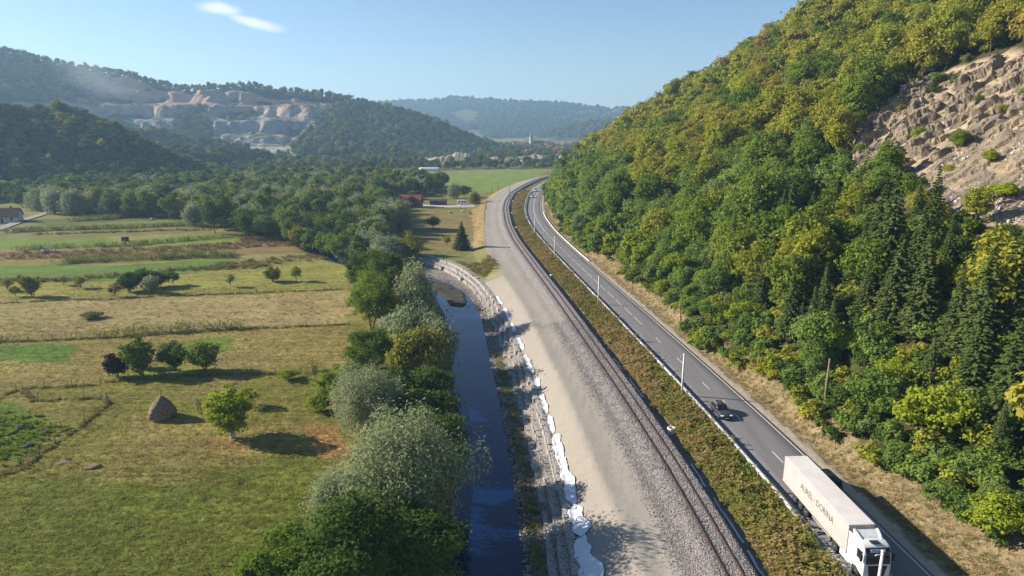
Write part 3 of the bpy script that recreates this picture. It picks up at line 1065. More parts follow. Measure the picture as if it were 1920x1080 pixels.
def shapes(kind):
    if kind in SHAPES:
        return SHAPES[kind]
    f = {
        'round': lambda s: tree_shape(s, 10, 8.4, .16, 64, 58, (.55, .40), .165),
        'oval': lambda s: tree_shape(s, 12, 7.4, .12, 72, 54, (.55, .40), .165, 'oval'),
        'round_far': lambda s: tree_shape(s, 10, 8.6, .12, 38, 22, (1.05, .85), .20, low=-.5),
        'oval_far': lambda s: tree_shape(s, 12, 7.6, .10, 40, 22, (1.05, .85), .20, 'oval', low=-.5),
        'tiny_far': lambda s: tree_shape(s, 10, 9.5, .02, 16, 11, (2.6, 2.2), .26, low=-.3),
        'willow': lambda s: tree_shape(s, 9, 10, .02, 80, 85, (.62, .30), .14, 'plume', 4, .15),
        'big_willow': lambda s: tree_shape(s, 9, 10, .02, 135, 230, (.30, .115), .115, 'plume', 5, .16),
        'bush': lambda s: tree_shape(s, 6, 7, .0, 80, 80, (.42, .28), .14, 'round', 4, .10, -.35),
        'lush': lambda s: tree_shape(s, 9, 8.5, .03, 120, 190, (.29, .20), .125, 'round', 2, .16, -.6),
        'orchard': lambda s: tree_shape(s, 5, 5.0, .10, 70, 60, (.34, .22), .14, 'vase', 3, .10, -.8),
        'small': lambda s: tree_shape(s, 4, 3.2, .22, 36, 42, (.26, .17), .15, 'oval', 1, .07),
        'bare': lambda s: tree_shape(s, 4, 3.2, .25, 26, 5, (.22, .12), .16, 'vase', 2, .06),
        'spruce': lambda s: spruce_shape(s),
    }[kind]
    n = {'tiny_far': 3, 'big_willow': 2, 'lush': 3, 'bush': 3}.get(kind, 4)
    SHAPES[kind] = [f(1000 + 37 * i + sum(map(ord, kind))) for i in range(n)]
    return SHAPES[kind]


TREE_ME = {}


def tree_meshes(kind, species, bark=None):
    k = (kind, species, bark.name if bark else '')
    if k not in TREE_ME:
        res = []
        for (tv, tq), (cv, cq, lv) in shapes(kind):
            res.append((np_mesh('trunk', tv, tq, bark or BARK, True), np_mesh('crown', cv, cq, LM[species], False, {'lv': ('FLOAT', 'POINT', lv)})))
        TREE_ME[k] = res
    return TREE_ME[k]


def joined_tree(kind, species, i):
    (tv, tq), (cv, cq, lv) = shapes(kind)[i]
    Vj = np.concatenate([cv, tv]); Qj = np.concatenate([cq, tq + len(cv)])
    return np_mesh('tree', Vj, Qj, [LM[species], BARK], False, {'lv': ('FLOAT', 'POINT', np.concatenate([lv, np.full(len(tv), .5)]))},
                   np.concatenate([np.zeros(len(cq)), np.ones(len(tq))]))


TC = [0]


def plant(kind, species, loc, sc, name, label, cate='tree', group=None, bark=None, rz=None):
    """one tree: an empty at the foot of the trunk with its trunk and crown"""
    ms_ = tree_meshes(kind, species, bark)
    TC[0] += 1
    tm, cm = ms_[TC[0] % len(ms_)]
    o = thing(name, label, cate, loc, random.uniform(0, 6.28) if rz is None else rz, group)
    o.scale = sc if hasattr(sc, '__len__') else (sc, sc, sc)
    a = bpy.data.objects.new('trunk', tm); C.objects.link(a); a.parent = o
    c_ = bpy.data.objects.new('crown', cm); C.objects.link(c_); c_.parent = o
    return o


def scatter(name, P, rot, scl, idx, meshes, label, cate):
    """one uncountable mass: instances of small meshes on points"""
    colx = bpy.data.collections.new(name + '_sources')
    for i, me_ in enumerate(meshes):
        colx.objects.link(bpy.data.objects.new('%s_source_%02d' % (name, i), me_))
    P = np.asarray(P, np.float32)
    n = len(P)
    scl = np.asarray(scl, float)
    if scl.ndim == 1:
        scl = np.repeat(scl[:, None], 3, 1)
    me_ = bpy.data.meshes.new(name)
    me_.vertices.add(n)
    me_.vertices.foreach_set('co', P.ravel())
    for nm, typ, data in (('rot', 'FLOAT_VECTOR', rot), ('scl', 'FLOAT_VECTOR', scl), ('idx', 'INT', idx)):
        a = me_.attributes.new(nm, typ, 'POINT')
        a.data.foreach_set('vector' if typ == 'FLOAT_VECTOR' else 'value', np.asarray(data, np.float32 if typ != 'INT' else np.int32).ravel())
    o = link(name, me_)
    ng = bpy.data.node_groups.new(name, 'GeometryNodeTree')
    ng.interface.new_socket('Geometry', in_out='INPUT', socket_type='NodeSocketGeometry')
    ng.interface.new_socket('Geometry', in_out='OUTPUT', socket_type='NodeSocketGeometry')
    gi, go = ng.nodes.new('NodeGroupInput'), ng.nodes.new('NodeGroupOutput')
    ci = ng.nodes.new('GeometryNodeCollectionInfo')
    ci.inputs['Collection'].default_value = colx
    ci.inputs['Separate Children'].default_value = True
    ci.inputs['Reset Children'].default_value = True
    ip = ng.nodes.new('GeometryNodeInstanceOnPoints')
    ip.inputs['Pick Instance'].default_value = True

    def na(nm, typ):
        q = ng.nodes.new('GeometryNodeInputNamedAttribute')
        q.data_type = typ
        q.inputs['Name'].default_value = nm
        return [s for s in q.outputs if s.enabled and s.name == 'Attribute'][0]
    ng.links.new(gi.outputs[0], ip.inputs['Points'])
    ng.links.new(ci.outputs[0], ip.inputs['Instance'])
    ng.links.new(na('idx', 'INT'), ip.inputs['Instance Index'])
    e2r = ng.nodes.new('FunctionNodeEulerToRotation')
    ng.links.new(na('rot', 'FLOAT_VECTOR'), e2r.inputs[0])
    ng.links.new(e2r.outputs[0], ip.inputs['Rotation'])
    ng.links.new(na('scl', 'FLOAT_VECTOR'), ip.inputs['Scale'])
    ng.links.new(ip.outputs[0], go.inputs[0])
    md = o.modifiers.new('scatter', 'NODES')
    md.node_group = ng
    return tag(o, label, cate, None, 'stuff')


def jitter_grid(x0, x1, y0, y1, s, r, j=.42):
    gx, gy = np.meshgrid(np.arange(x0, x1, s), np.arange(y0, y1, s))
    gx = gx.ravel() + r.uniform(-j, j, gx.size) * s
    gy = gy.ravel() + r.uniform(-j, j, gy.size) * s
    return gx, gy


def rotz(n, r, tilt=.06):
    a = r.normal(0, tilt, (n, 3))
    a[:, 2] = r.uniform(0, 6.28, n)
    return a


# --- the forest on the hill above the road
r = np.random.default_rng(11)
fx_, fy_ = jitter_grid(20, 330, 34, 640, 5.0, r)
tx_ = toe_x(fy_)
d_ = fx_ - tx_
ok = (d_ > .8) & (d_ < 240) & (np.hypot(fx_ - 42.3, (fy_ - 85) * .5) > 4.2)
inrock = in_poly(fx_, fy_, ROCK) | in_poly(fx_, fy_, OUT2)
# clear ground right under the crags as well
ok &= ~inrock
scree = in_poly(fx_, fy_, [(70, 108), (76, 122), (84, 100), (110, 112), (150, 110), (150, 60), (95, 72), (80, 88)]) & (d_ > 34)
ok &= ~scree | (r.random(len(fx_)) < .10)
fx_, fy_, d_ = fx_[ok], fy_[ok], d_[ok]
fz_ = height(fx_, fy_)
PT = np.stack([fx_, fy_, fz_ + 5], 1)
ok = in_view(PT, 140)
fx_, fy_, fz_, d_, PT = fx_[ok], fy_[ok], fz_[ok], d_[ok], PT[ok]
n1_ = fbm(fx_ / 34, fy_ / 34, 201, 3)
n2_ = r.random(len(fx_))
con = (d_ > 8) & (d_ < 38) & (fy_ > 52) & (fy_ < 148) & (n2_ < .72)
spec = np.where(n1_ > -.42, 'yellow', 'green').astype(object)
spec[(n2_ > .62) & (n2_ < .84)] = 'green'
spec[(n2_ > .94)] = 'russet'
edge = (d_ + 10 * n1_ < 24) | ((d_ + 14 * n1_ < 52) & (fy_ < 210))
spec[edge & (n2_ < .55)] = 'locust'
spec[edge & (n2_ >= .55) & (n2_ < .92)] = 'green'
spec[edge & (n2_ >= .92)] = 'yellow'
spec[(d_ < 10) & (n2_ > .6)] = 'lime'
spec[con] = 'spruce'
size = np.clip(r.normal(.88, .24, len(fx_)), .42, 1.5)
size = np.where(d_ < 5, size * .62, np.where(d_ < 14, size * .88, size * 1.1))
size = np.where(d_ > 60, size * .92, size)
rx, ry = np.array(ROCK).T
rd_k = np.min(np.hypot(fx_[:, None] - rx, fy_[:, None] - ry), 1)
size = np.where((rd_k < 15) & (fy_ < 172) & (fx_ < 100), size * .55, size)
dist = np.linalg.norm(PT - np.array([0, 0, CAM_H]), axis=1)
app = size / dist * np.where(in_view(PT, 0), 1, .2)
order = np.argsort(-app)
NB = {k: 0 for k in LM}


def hill_label(s_, x, y, d, grp=False):
    look = {'yellow': 'yellow-green broadleaf tree', 'green': 'deep green broadleaf tree', 'russet': 'russet-tinged broadleaf tree', 'locust': 'soft light green tree', 'lime': 'bright yellow-green shrub', 'spruce': 'dark green pointed spruce'}[s_]
    if d < 13:
        pl = 'at the forest edge across the road from the ' + ('lorry' if y < 80 else 'grey car') if y < 108 else ('at the forest edge between the grey car and the bend' if y < 215 else 'at the forest edge along the road bend')
    elif y < 95:
        pl = 'on the wooded slope above the lorry' if d < 34 else 'on the slope below the scree'
    elif y < 150 and d < 46:
        pl = 'on the wooded slope below the rock face'
    elif y < 205 and x > 84:
        pl = 'growing above the rock face'
    elif y < 205:
        pl = 'on the wooded slope beside the rock face'
    elif d > 70:
        pl = 'high on the hillside above the small crag'
    else:
        pl = 'low on the hillside above the road bend'
    return look + ('s ' if grp else ' ') + pl


rest = []
n_ind = 0
for i in order:
    s_ = spec[i]
    if n_ind < 330 and NB[s_] < 290:
        NB[s_] += 1
        n_ind += 1
        kind = 'spruce' if s_ == 'spruce' else ('oval' if (s_ in ('green', 'yellow') and n2_[i] * 7 % 1 < .55) else 'round')
        if s_ == 'lime':
            kind = 'bush'
        if s_ == 'locust' and d_[i] < 7:
            kind = 'bush'
        k_ = size[i] * (.62 if s_ == 'spruce' and d_[i] < 12 else 1.0)
        k_ *= 1.0 if s_ != 'spruce' else r.uniform(.7, 1.0)
        plant(kind, s_, (fx_[i], fy_[i], fz_[i]), (k_ * r.uniform(.9, 1.12), k_ * r.uniform(.9, 1.12), k_ * r.uniform(.9, 1.15)),
              {'spruce': 'spruce_tree', 'lime': 'shrub', 'yellow': 'yellow_broadleaf_tree', 'green': 'green_broadleaf_tree', 'russet': 'russet_broadleaf_tree', 'locust': 'light_broadleaf_tree'}[s_], hill_label(s_, fx_[i], fy_[i], d_[i]), 'shrub' if s_ == 'lime' else 'tree', hill_label(s_, fx_[i], fy_[i], d_[i], True))  # broadleaf species unknown; these trees are split by leaf colour alone
    else:
        rest.append(i)
rest = np.array(rest)
protos, pk = [], {}
for s_ in ('yellow', 'green', 'russet', 'locust', 'spruce', 'lime'):
    pk[s_] = []
    for kind in (('spruce',) if s_ == 'spruce' else ('round_far', 'oval_far')):
        for q in range(2):
            pk[s_].append(len(protos))
            protos.append(joined_tree(kind, s_, q))
idx = [pk[spec[i]][int(n2_[i] * 977) % len(pk[spec[i]])] for i in rest]
size = np.where(spec == 'spruce', size * .8, size)
sc3 = size[rest][:, None] * r.uniform(.88, 1.14, (len(rest), 3))
scatter('hillside_forest', PT[rest] - np.array([0, 0, 5.3]), rotz(len(rest), r), sc3, idx, protos, 'mass of yellow-green autumn woodland high on the hillside above the road', 'forest')
# undergrowth that hides the soil between the trunks
ux, uy = jitter_grid(20, 250, 40, 560, 2.2, r)
ud = ux - toe_x(uy)
ok = (ud > .8) & (ud < 190) & (~in_poly(ux, uy, ROCK) | ((r.random(len(ux)) < .10) & (fbm(ux / 9, uy / 9, 822, 2) > .05))) & ((ud < 34) | (r.random(len(ux)) < .3))
scree = in_poly(ux, uy, [(70, 108), (76, 122), (84, 100), (110, 112), (150, 110), (150, 60), (95, 72), (80, 88)]) & (ud > 36)
ok &= ~scree | (r.random(len(ux)) < .05)
ux, uy = ux[ok], uy[ok]
uz = height(ux, uy)
up = np.stack([ux, uy, uz - .15], 1)
ok = in_view(up, 80)
up = up[ok]
bush_far = [np_mesh('undergrowth', v, q, LM[sp], False, {'lv': ('FLOAT', 'POINT', lv)})
            for sp, sd in (('green', 1), ('yellow', 2), ('locust', 3), ('dark', 4)) for _, (v, q, lv) in [tree_shape(500 + sd, 3.2, 3.6, 0, 26, 30, (.42, .30), .17, low=-.2)]]
scatter('undergrowth', up, rotz(len(up), r), r.uniform(.5, 1.15, len(up)), r.integers(0, 4, len(up)), bush_far, 'tangled green undergrowth beneath the trees of the hillside forest', 'undergrowth')

# --- trees on the valley's other side, on the far ridge and round the village
def forest_mass(name, x0, x1, y0, y1, step, test, label, far=False, seed=3, sc=(.75, 1.2), cate='forest'):
    r = np.random.default_rng(seed)
    x, y = jitter_grid(x0, x1, y0, y1, step, r)
    z = height(x, y, False)
    ok = test(x, y, z, r) & in_view(np.stack([x, y, z + 6], 1), 60)
    x, y, z = x[ok], y[ok], z[ok]
    if far:
        ms_ = [joined_tree('tiny_far', 'far', q) for q in range(3)]
    else:
        ms_ = [joined_tree('round_far', 'far', 0), joined_tree('round_far', 'far', 1), joined_tree('oval_far', 'dark', 0), joined_tree('round_far', 'locust', 2), joined_tree('oval_far', 'olive', 1)]
    n = len(x)
    pr = [.34, .33, .33] if far else [.27, .27, .27, .11, .08]
    idx = r.choice(len(ms_), n, p=pr)
    s_ = r.uniform(*sc, n)[:, None] * r.uniform(.85, 1.2, (n, 3))
    return scatter(name, np.stack([x, y, z - .3], 1), rotz(n, r), s_, idx, ms_, label, cate)


forest_mass('slope_forest', -640, -190, 90, 920, 6.6, lambda x, y, z, r: (z > 2.5) & (fbm(x / 25, y / 25, 401, 3) > -.62), 'dense shaded woodland on the steep slope across the valley', seed=21)
forest_mass('ridge_forest', -1150, 60, 900, 1420, 10.5,
            lambda x, y, z, r: (z > 3) & ((quarry_mask(x, y) < .3) | (r.random(len(x)) < .06)) & ~((y > 935) & (y < 1015) & (x < -300) & (x > -425) & (z < 40)),
            'blue-hazed woodland on the quarry ridge', seed=22, sc=(.75, 1.25))
forest_mass('far_forest', -1500, 1700, 1750, 3650, 21, lambda x, y, z, r: (z > 8) & (fbm(x / 260, y / 260, 111, 4) < .3), 'hazy blue woodland covering the farthest ridge', True, 23, (1.1, 2.0))


def valley_test(x, y, z, r):
    n = fbm(x / 60, y / 60, 411, 3)
    fld = in_poly(x, y, [G(u, v) for u, v in [(690, 319), (1040, 314), (1040, 350), (985, 352), (905, 362), (760, 352), (690, 345)]])
    belt = (y > 690) & (y < 790) & (r.random(len(x)) < .9)
    heap = np.zeros(len(x), bool)
    for (hx, hy, hr) in ((-78, 790, 30), (-52, 800, 26), (-20, 805, 22), (30, 830, 34), (70, 850, 28), (-100, 810, 18)):
        heap |= np.hypot(x - hx, (y - hy) * .8) < hr * .8
    nearc = (x > crest_x(np.minimum(y, 1390)) - 12) & (y < 760)
    return (z < 8) & ~fld & ~heap & ~nearc & ((n > -.12) | belt)


forest_mass('valley_trees', -320, 330, 600, 1720, 10.5, valley_test, 'scattered trees and hedges on the valley floor towards the village', seed=24, sc=(.5, 1.0), cate='woodland')
# ------------------------------------------------------------------ rock face and scree above the road
def worley(x, y, seed):
    ix, iy = np.floor(x), np.floor(y)
    f1 = np.full(x.shape, 9.0); f2 = np.full(x.shape, 9.0); val = np.zeros(x.shape)
    for dx in (-1, 0, 1):
        for dy in (-1, 0, 1):
            cx, cy_ = (ix + dx).astype(np.int64), (iy + dy).astype(np.int64)
            px, py = cx + hash2(cx, cy_, seed), cy_ + hash2(cx, cy_, seed + 1)
            d = np.hypot(x - px, y - py)
            v = hash2(cx, cy_, seed + 2)
            near = d < f1
            f2 = np.where(near, f1, np.minimum(f2, d))
            val = np.where(near, v, val)
            f1 = np.where(near, d, f1)
    return f1, f2, val


m, nd, lk = new_mat('crag_rock')
out = N(nd, 'ShaderNodeOutputMaterial')
p = N(nd, 'ShaderNodeBsdfPrincipled', Roughness=.92)
p.inputs['Specular IOR Level'].default_value = .15
geo = N(nd, 'ShaderNodeNewGeometry')
n1 = N(nd, 'ShaderNodeTexNoise', Scale=.22, Detail=7.0, Roughness=.65)
n2 = N(nd, 'ShaderNodeTexNoise', Scale=1.6, Detail=6.0, Roughness=.7)
for q in (n1, n2):
    lk.new(geo.outputs['Position'], q.inputs['Vector'])
rr_ = N(nd, 'ShaderNodeValToRGB')
rr_.color_ramp.elements[0].position = .30; rr_.color_ramp.elements[1].position = .72
rr_.color_ramp.elements[0].color = (.12, .095, .078, 1); rr_.color_ramp.elements[1].color = (.38, .295, .185, 1)
e = rr_.color_ramp.elements.new(.5); e.color = (.255, .205, .150, 1)
lk.new(n1.outputs['Fac'], rr_.inputs['Fac'])
mr_ = N(nd, 'ShaderNodeMapRange'); mr_.inputs['From Min'].default_value = .3; mr_.inputs['From Max'].default_value = .7
mr_.inputs['To Min'].default_value = .62; mr_.inputs['To Max'].default_value = 1.25
lk.new(n2.outputs['Fac'], mr_.inputs['Value'])
scv = N(nd, 'ShaderNodeVectorMath', operation='SCALE')
lk.new(rr_.outputs[0], scv.inputs[0]); lk.new(mr_.outputs[0], scv.inputs['Scale']); lk.new(scv.outputs[0], p.inputs['Base Color'])
b = N(nd, 'ShaderNodeBump', Strength=1.0, Distance=.5)
lk.new(n2.outputs['Fac'], b.inputs['Height']); lk.new(b.outputs[0], p.inputs['Normal']); lk.new(p.outputs[0], out.inputs[0])
CRAG = m


def poly_dist(X, Y, poly):
    d = np.full(X.shape, 1e9)
    for i in range(len(poly)):
        a, b_ = poly[i], poly[(i + 1) % len(poly)]
        dx, dy = b_[0] - a[0], b_[1] - a[1]
        t = np.clip(((X - a[0]) * dx + (Y - a[1]) * dy) / (dx * dx + dy * dy), 0, 1)
        d = np.minimum(d, np.hypot(X - a[0] - t * dx, Y - a[1] - t * dy))
    return np.where(in_poly(X, Y, poly), d, -d)


def crag(name, poly, amp, label, step=.45):
    xs0, ys0 = min(q[0] for q in poly) - 3, min(q[1] for q in poly) - 3
    xs1, ys1 = max(q[0] for q in poly) + 3, max(q[1] for q in poly) + 3
    gx, gy = np.meshgrid(np.arange(xs0, xs1, step), np.arange(ys0, ys1, step))
    d = poly_dist(gx + 2.0 * fbm(gx / 6, gy / 6, 611, 3), gy + 2.0 * fbm(gx / 6, gy / 6, 612, 3), poly)
    ed = smooth(d, -1.2, 3.0)
    # strata lean down the slope: tall leaning blocks
    u = gx * .9 + gy * .30
    v = gy * .8 - gx * .15
    f1, f2, val = worley(u / 4.2 + .6 * fbm(gx / 7, gy / 7, 621, 2), v / 1.8 + .4 * fbm(gx / 5, gy / 5, 622, 2), 630)
    g1, g2, val2 = worley(u / 1.6, v / .9, 640)
    crest = smooth(gy, 118, 150)                      # the craggy upper band; loose scree below it
    disp = (val - .28) * 2.0 * amp + (val2 - .5) * .75 * amp - .9 * amp * 1.6 * smooth(f2 - f1, .25, 0) + .8 * fbm(gx / 3, gy / 3, 650, 4) * amp + 1.6 * fbm(gx / 15, gy / 15, 655, 3) * amp
    disp = disp * (.22 + .78 * crest) + .3
    z = height(gx, gy)
    nx, nz = -.50, .87
    P = np.stack([gx + nx * disp * ed, gy + .0 * gx, z + nz * disp * ed - .6 * (1 - ed)], -1).reshape(-1, 3)
    Q = grid_faces(gx.shape[0], gx.shape[1])
    keep = (d.ravel()[Q] > -1.2).any(1)
    Q = Q[keep]
    used, inv = np.unique(Q, return_inverse=True)
    o = link(name, np_mesh(name, P[used], inv.reshape(Q.shape), CRAG, False))
    return tag(o, label, 'rock face', None, None)


crag('rock_face', ROCK, 1.2, 'bare tan and grey rock face with scree on the wooded hillside')
crag('rock_face', OUT2, 1.0, 'small grey crag poking out of the forest high above the bend')


def stone_mesh(seed, mt, sub=1):
    import bmesh
    bm = bmesh.new()
    bmesh.ops.create_icosphere(bm, subdivisions=sub, radius=.5)
    r = np.random.default_rng(seed)
    ax = r.uniform(.65, 1.15, 3)
    pl = nrm(r.normal(size=(7, 3)))
    for v in bm.verts:
        c = np.array(v.co)
        for q in pl:
            k = c @ q - .36
            if k > 0:
                c = c - q * k
        v.co = c * ax * np.array([1, 1, .75])
    me_ = bpy.data.meshes.new('stone')
    bm.to_mesh(me_)
    bm.free()
    me_.materials.append(mt)
    return me_


STONE = mat('grey_stone', (.30, .27, .25), .9, .3, 2.0, .05, 6)
PALE = mat('pale_stone', (.40, .345, .325), .9, .3, 2.0, .05, 6)
DARKST = mat('wet_stone', (.075, .068, .06), .55, .3, 2.0, .05, 6)
BST = mat('ballast_stone', (.30, .272, .262), .95, .25, 9.0)
r = np.random.default_rng(5)
SCREE = [(74, 104), (75, 124), (84, 136), (96, 140), (108, 126), (118, 120), (114, 104), (100, 88), (82, 92)]
n = 9000
sx, sy = r.uniform(74, 146, n), r.uniform(64, 142, n)
ok = in_poly(sx, sy, SCREE) & (fbm(sx / 9, sy / 9, 671, 3) > -.25)
sx, sy = sx[ok], sy[ok]
sz = height(sx, sy)
scatter('scree', np.stack([sx, sy, sz + .25], 1), r.uniform(0, 6, (len(sx), 3)), r.uniform(.25, 1.0, len(sx)) ** 1.5 * 1.1, r.integers(0, 3, len(sx)), [stone_mesh(i, PALE) for i in range(3)],
        'loose pinkish scree below the rock face', 'scree')

# ------------------------------------------------------------------ river bank works: gabion wall, membrane, stones
m, nd, lk = new_mat('gabion_stone')
out = N(nd, 'ShaderNodeOutputMaterial')
p = N(nd, 'ShaderNodeBsdfPrincipled', Roughness=.9)
tcn = N(nd, 'ShaderNodeTexCoord')
vo = N(nd, 'ShaderNodeTexVoronoi', Scale=5.5)
lk.new(tcn.outputs['Object'], vo.inputs['Vector'])
hs = N(nd, 'ShaderNodeSeparateColor'); lk.new(vo.outputs['Color'], hs.inputs[0])
rr_ = N(nd, 'ShaderNodeValToRGB')
rr_.color_ramp.elements[0].color = (.24, .22, .205, 1); rr_.color_ramp.elements[1].color = (.50, .455, .42, 1)
lk.new(hs.outputs[0], rr_.inputs['Fac']); lk.new(rr_.outputs[0], p.inputs['Base Color'])
b = N(nd, 'ShaderNodeBump', Strength=1.0, Distance=.16); b.invert = True
lk.new(vo.outputs['Distance'], b.inputs['Height']); lk.new(b.outputs[0], p.inputs['Normal']); lk.new(p.outputs[0], out.inputs[0])
GAB = m
WIRE = mat('galvanised_wire', (.42, .43, .44), .45, .15, 4, metal=.6)


def gabion_mesh(seed):
    r = np.random.default_rng(seed)
    b_ = MB()
    nx, ny, nz = 6, 3, 3
    L_, D_, H_ = 1.96, 1.02, .98

    def disp(q):
        k = np.array(q) * 3.1 + seed
        s_ = .05 * math.sin(k[0] * 3.1 + k[1] * 2) * math.cos(k[2] * 2.7 + k[0]) + r.normal() * .028
        return s_
    pts = {}

    def vid(i, j, k):
        key = (i, j, k)
        if key not in pts:
            x, y, z = (i / nx - .5) * L_, (j / ny - .5) * D_, k / nz * H_
            s_ = disp((x, y, z))
            n_ = np.array([(-1 if i == 0 else 1 if i == nx else 0), (-1 if j == 0 else 1 if j == ny else 0), (1 if k == nz else 0)], float)
            e_ = np.count_nonzero(n_)
            k_ = s_ + (.03 if e_ == 1 else -.03)
            b_.v.append((x + n_[0] * k_, y + n_[1] * k_, z + n_[2] * k_))
            pts[key] = len(b_.v) - 1
        return pts[key]
    for i in range(nx):
        for j in range(ny):
            b_.f.append((vid(i, j, nz), vid(i + 1, j, nz), vid(i + 1, j + 1, nz), vid(i, j + 1, nz))); b_.m.append(0)
    for i in range(nx):
        for k in range(nz):
            b_.f.append((vid(i, 0, k), vid(i + 1, 0, k), vid(i + 1, 0, k + 1), vid(i, 0, k + 1))); b_.m.append(0)
            b_.f.append((vid(i, ny, k), vid(i, ny, k + 1), vid(i + 1, ny, k + 1), vid(i + 1, ny, k))); b_.m.append(0)
    for j in range(ny):
        for k in range(nz):
            b_.f.append((vid(0, j, k), vid(0, j, k + 1), vid(0, j + 1, k + 1), vid(0, j + 1, k))); b_.m.append(0)
            b_.f.append((vid(nx, j, k), vid(nx, j + 1, k), vid(nx, j + 1, k + 1), vid(nx, j, k + 1))); b_.m.append(0)
    for sy_ in (-1, 1):
        b_.box((0, sy_ * .52, .99), (1.98, .035, .035), 0, 1)
    for sx_ in (-1, 1):
        b_.box((sx_ * .99, 0, .99), (.035, 1.04, .035), 0, 1)
    return b_.mesh('gabion_basket', [GAB, WIRE])


GM = [gabion_mesh(i) for i in range(4)]
wall = thing('gabion_wall', 'stepped wall of stone-filled wire gabion baskets along the river', 'gabion wall', (slope_x(60.), 60, -4))
Yf = np.arange(46, 236, .25)
Xf = slope_x(Yf)
arc = np.concatenate([[0], np.cumsum(np.hypot(np.diff(Xf), np.diff(Yf)))])
ng_ = int(arc[-1] / 2.0)
gi = 0
r = np.random.default_rng(9)
iW = Matrix.Translation(wall.location).inverted()
for q in range(ng_):
    s_ = q * 2.0 + 1.0
    yy_ = float(np.interp(s_, arc, Yf))
    xx_ = float(np.interp(s_, arc, Xf))
    a = math.atan2(float(np.interp(yy_ + 1, Yf, Xf) - np.interp(yy_ - 1, Yf, Xf)), 2.0)   # lean of the line from +Y
    far_ = float(smooth(np.array([yy_]), 185, 205)[0])
    for t_ in range(3):
        if t_ == 0 and q % 9 == 4:
            continue
        off = -2.85 + t_ * 1.08 + r.normal() * .05
        saw = .28 * ((q % 4) - 1.5) / 1.5 if 95 < yy_ < 168 else .06 * r.normal()
        off += saw * .8
        top = (-3.62, -2.85, -2.05)[t_] + .7 * far_ + r.normal() * .05
        o = bpy.data.objects.new('gabion_basket', GM[(q + t_) % 4])
        C.objects.link(o)
        o.parent = wall
        o.matrix_parent_inverse = iW
        o.location = (xx_ + off * math.cos(a), yy_ - off * math.sin(a), top - 1.0)
        o.rotation_euler = (r.normal() * .02, r.normal() * .02, math.pi / 2 - a + r.normal() * .02)

# pale membrane lying at the foot of the sandy slope
m, nd, lk = new_mat('white_membrane')
out = N(nd, 'ShaderNodeOutputMaterial')
p = N(nd, 'ShaderNodeBsdfPrincipled', Roughness=.30)
p.inputs['Base Color'].default_value = (.60, .62, .66, 1)
p.inputs['Specular IOR Level'].default_value = .7
tcn = N(nd, 'ShaderNodeTexCoord')
n1 = N(nd, 'ShaderNodeTexNoise', Scale=2.2, Detail=5.0, Distortion=1.2)
lk.new(tcn.outputs['Object'], n1.inputs['Vector'])
b = N(nd, 'ShaderNodeBump', Strength=.9, Distance=.18)
lk.new(n1.outputs['Fac'], b.inputs['Height']); lk.new(b.outputs[0], p.inputs['Normal']); lk.new(p.outputs[0], out.inputs[0])
MEMB = m


def membrane(y0, y1, o0, o1, seed, label, group=None):
    Y = np.arange(y0, y1, .22)
    ks = np.linspace(0, 1, 13)
    r = np.random.default_rng(seed)
    sw_ = (o1 - o0) / 1.7
    lo = o0 + .5 * sw_ * fbm(Y / 1.6, Y * 0, seed, 3) - .0
    hi = o1 + .55 * sw_ * fbm(Y / 2.1, Y * 0 + 5, seed + 1, 3)
    en = np.minimum(smooth(Y, y0, y0 + 1.2), smooth(Y, y1, y1 - 1.2)) * .8 + .2
    md = (lo + hi) / 2
    O = (md[:, None] + (ks - .5) * ((hi - lo) * en)[:, None])
    X = slope_x(Y)[:, None] + O
    YY_ = np.repeat(Y[:, None], 13, 1)
    base = np.maximum(height(X, YY_, False), -2.05)
    Z = base + .10 + .16 * fbm(X / .45, YY_ / .7, seed + 2, 3) + .16 * np.abs(fbm(X / 1.2, YY_ / 1.6, seed + 3, 2))
    Z = Z * 1.0
    me_ = np_mesh('membrane_sheet', np.stack([X, YY_, Z], -1).reshape(-1, 3), grid_faces(len(Y), 13), MEMB, True)
    o = link('membrane_sheet', me_)
    sd = o.modifiers.new('thickness', 'SOLIDIFY'); sd.thickness = .02
    return tag(o, label, 'plastic sheet', group)


membrane(40, 64.4, -.55, 1.2, 701, 'longest crumpled white plastic sheet at the foot of the sandy slope')
membrane(63.9, 70.2, -.5, 1.1, 711, 'crumpled white plastic sheet between two others below the sandy slope')
membrane(70.0, 88.5, -.4, .85, 721, 'crumpled white plastic sheet ending in bare gabions below the sandy slope')
for i, (a, b_) in enumerate(((89, 95), (96, 104), (106, 112), (113.5, 124), (126, 136), (138, 145), (147, 158), (161, 170))):
    membrane(a, b_, -.25, .45, 731 + 7 * i, 'narrow strip of white plastic along the top of the gabion wall', 'plastic strips along the gabion wall')

# stones: at the water's edge and in the river
r = np.random.default_rng(31)
n = 5200
yy_ = r.uniform(46, 215, n)
k = r.random(n)
xx_ = np.where(k < .72, watr_x(yy_) + np.abs(r.normal(.2, .9, n)), watl_x(yy_) - .3 + r.normal(0, .7, n))
ok = xx_ < slope_x(yy_) - 3.0
xx_, yy_ = xx_[ok], yy_[ok]
zz_ = height(xx_, yy_)
scatter('bank_rubble', np.stack([xx_, yy_, zz_ + .03], 1), r.uniform(0, 6, (len(xx_), 3)), r.uniform(.12, .5, len(xx_)), r.integers(0, 4, len(xx_)),
        [stone_mesh(10, STONE), stone_mesh(11, PALE), stone_mesh(12, DARKST), stone_mesh(13, STONE)], 'loose rubble along the water below the gabion wall', 'rubble')
SM = [stone_mesh(20 + i, [DARKST, PALE, DARKST][i % 3], 2) for i in range(6)]


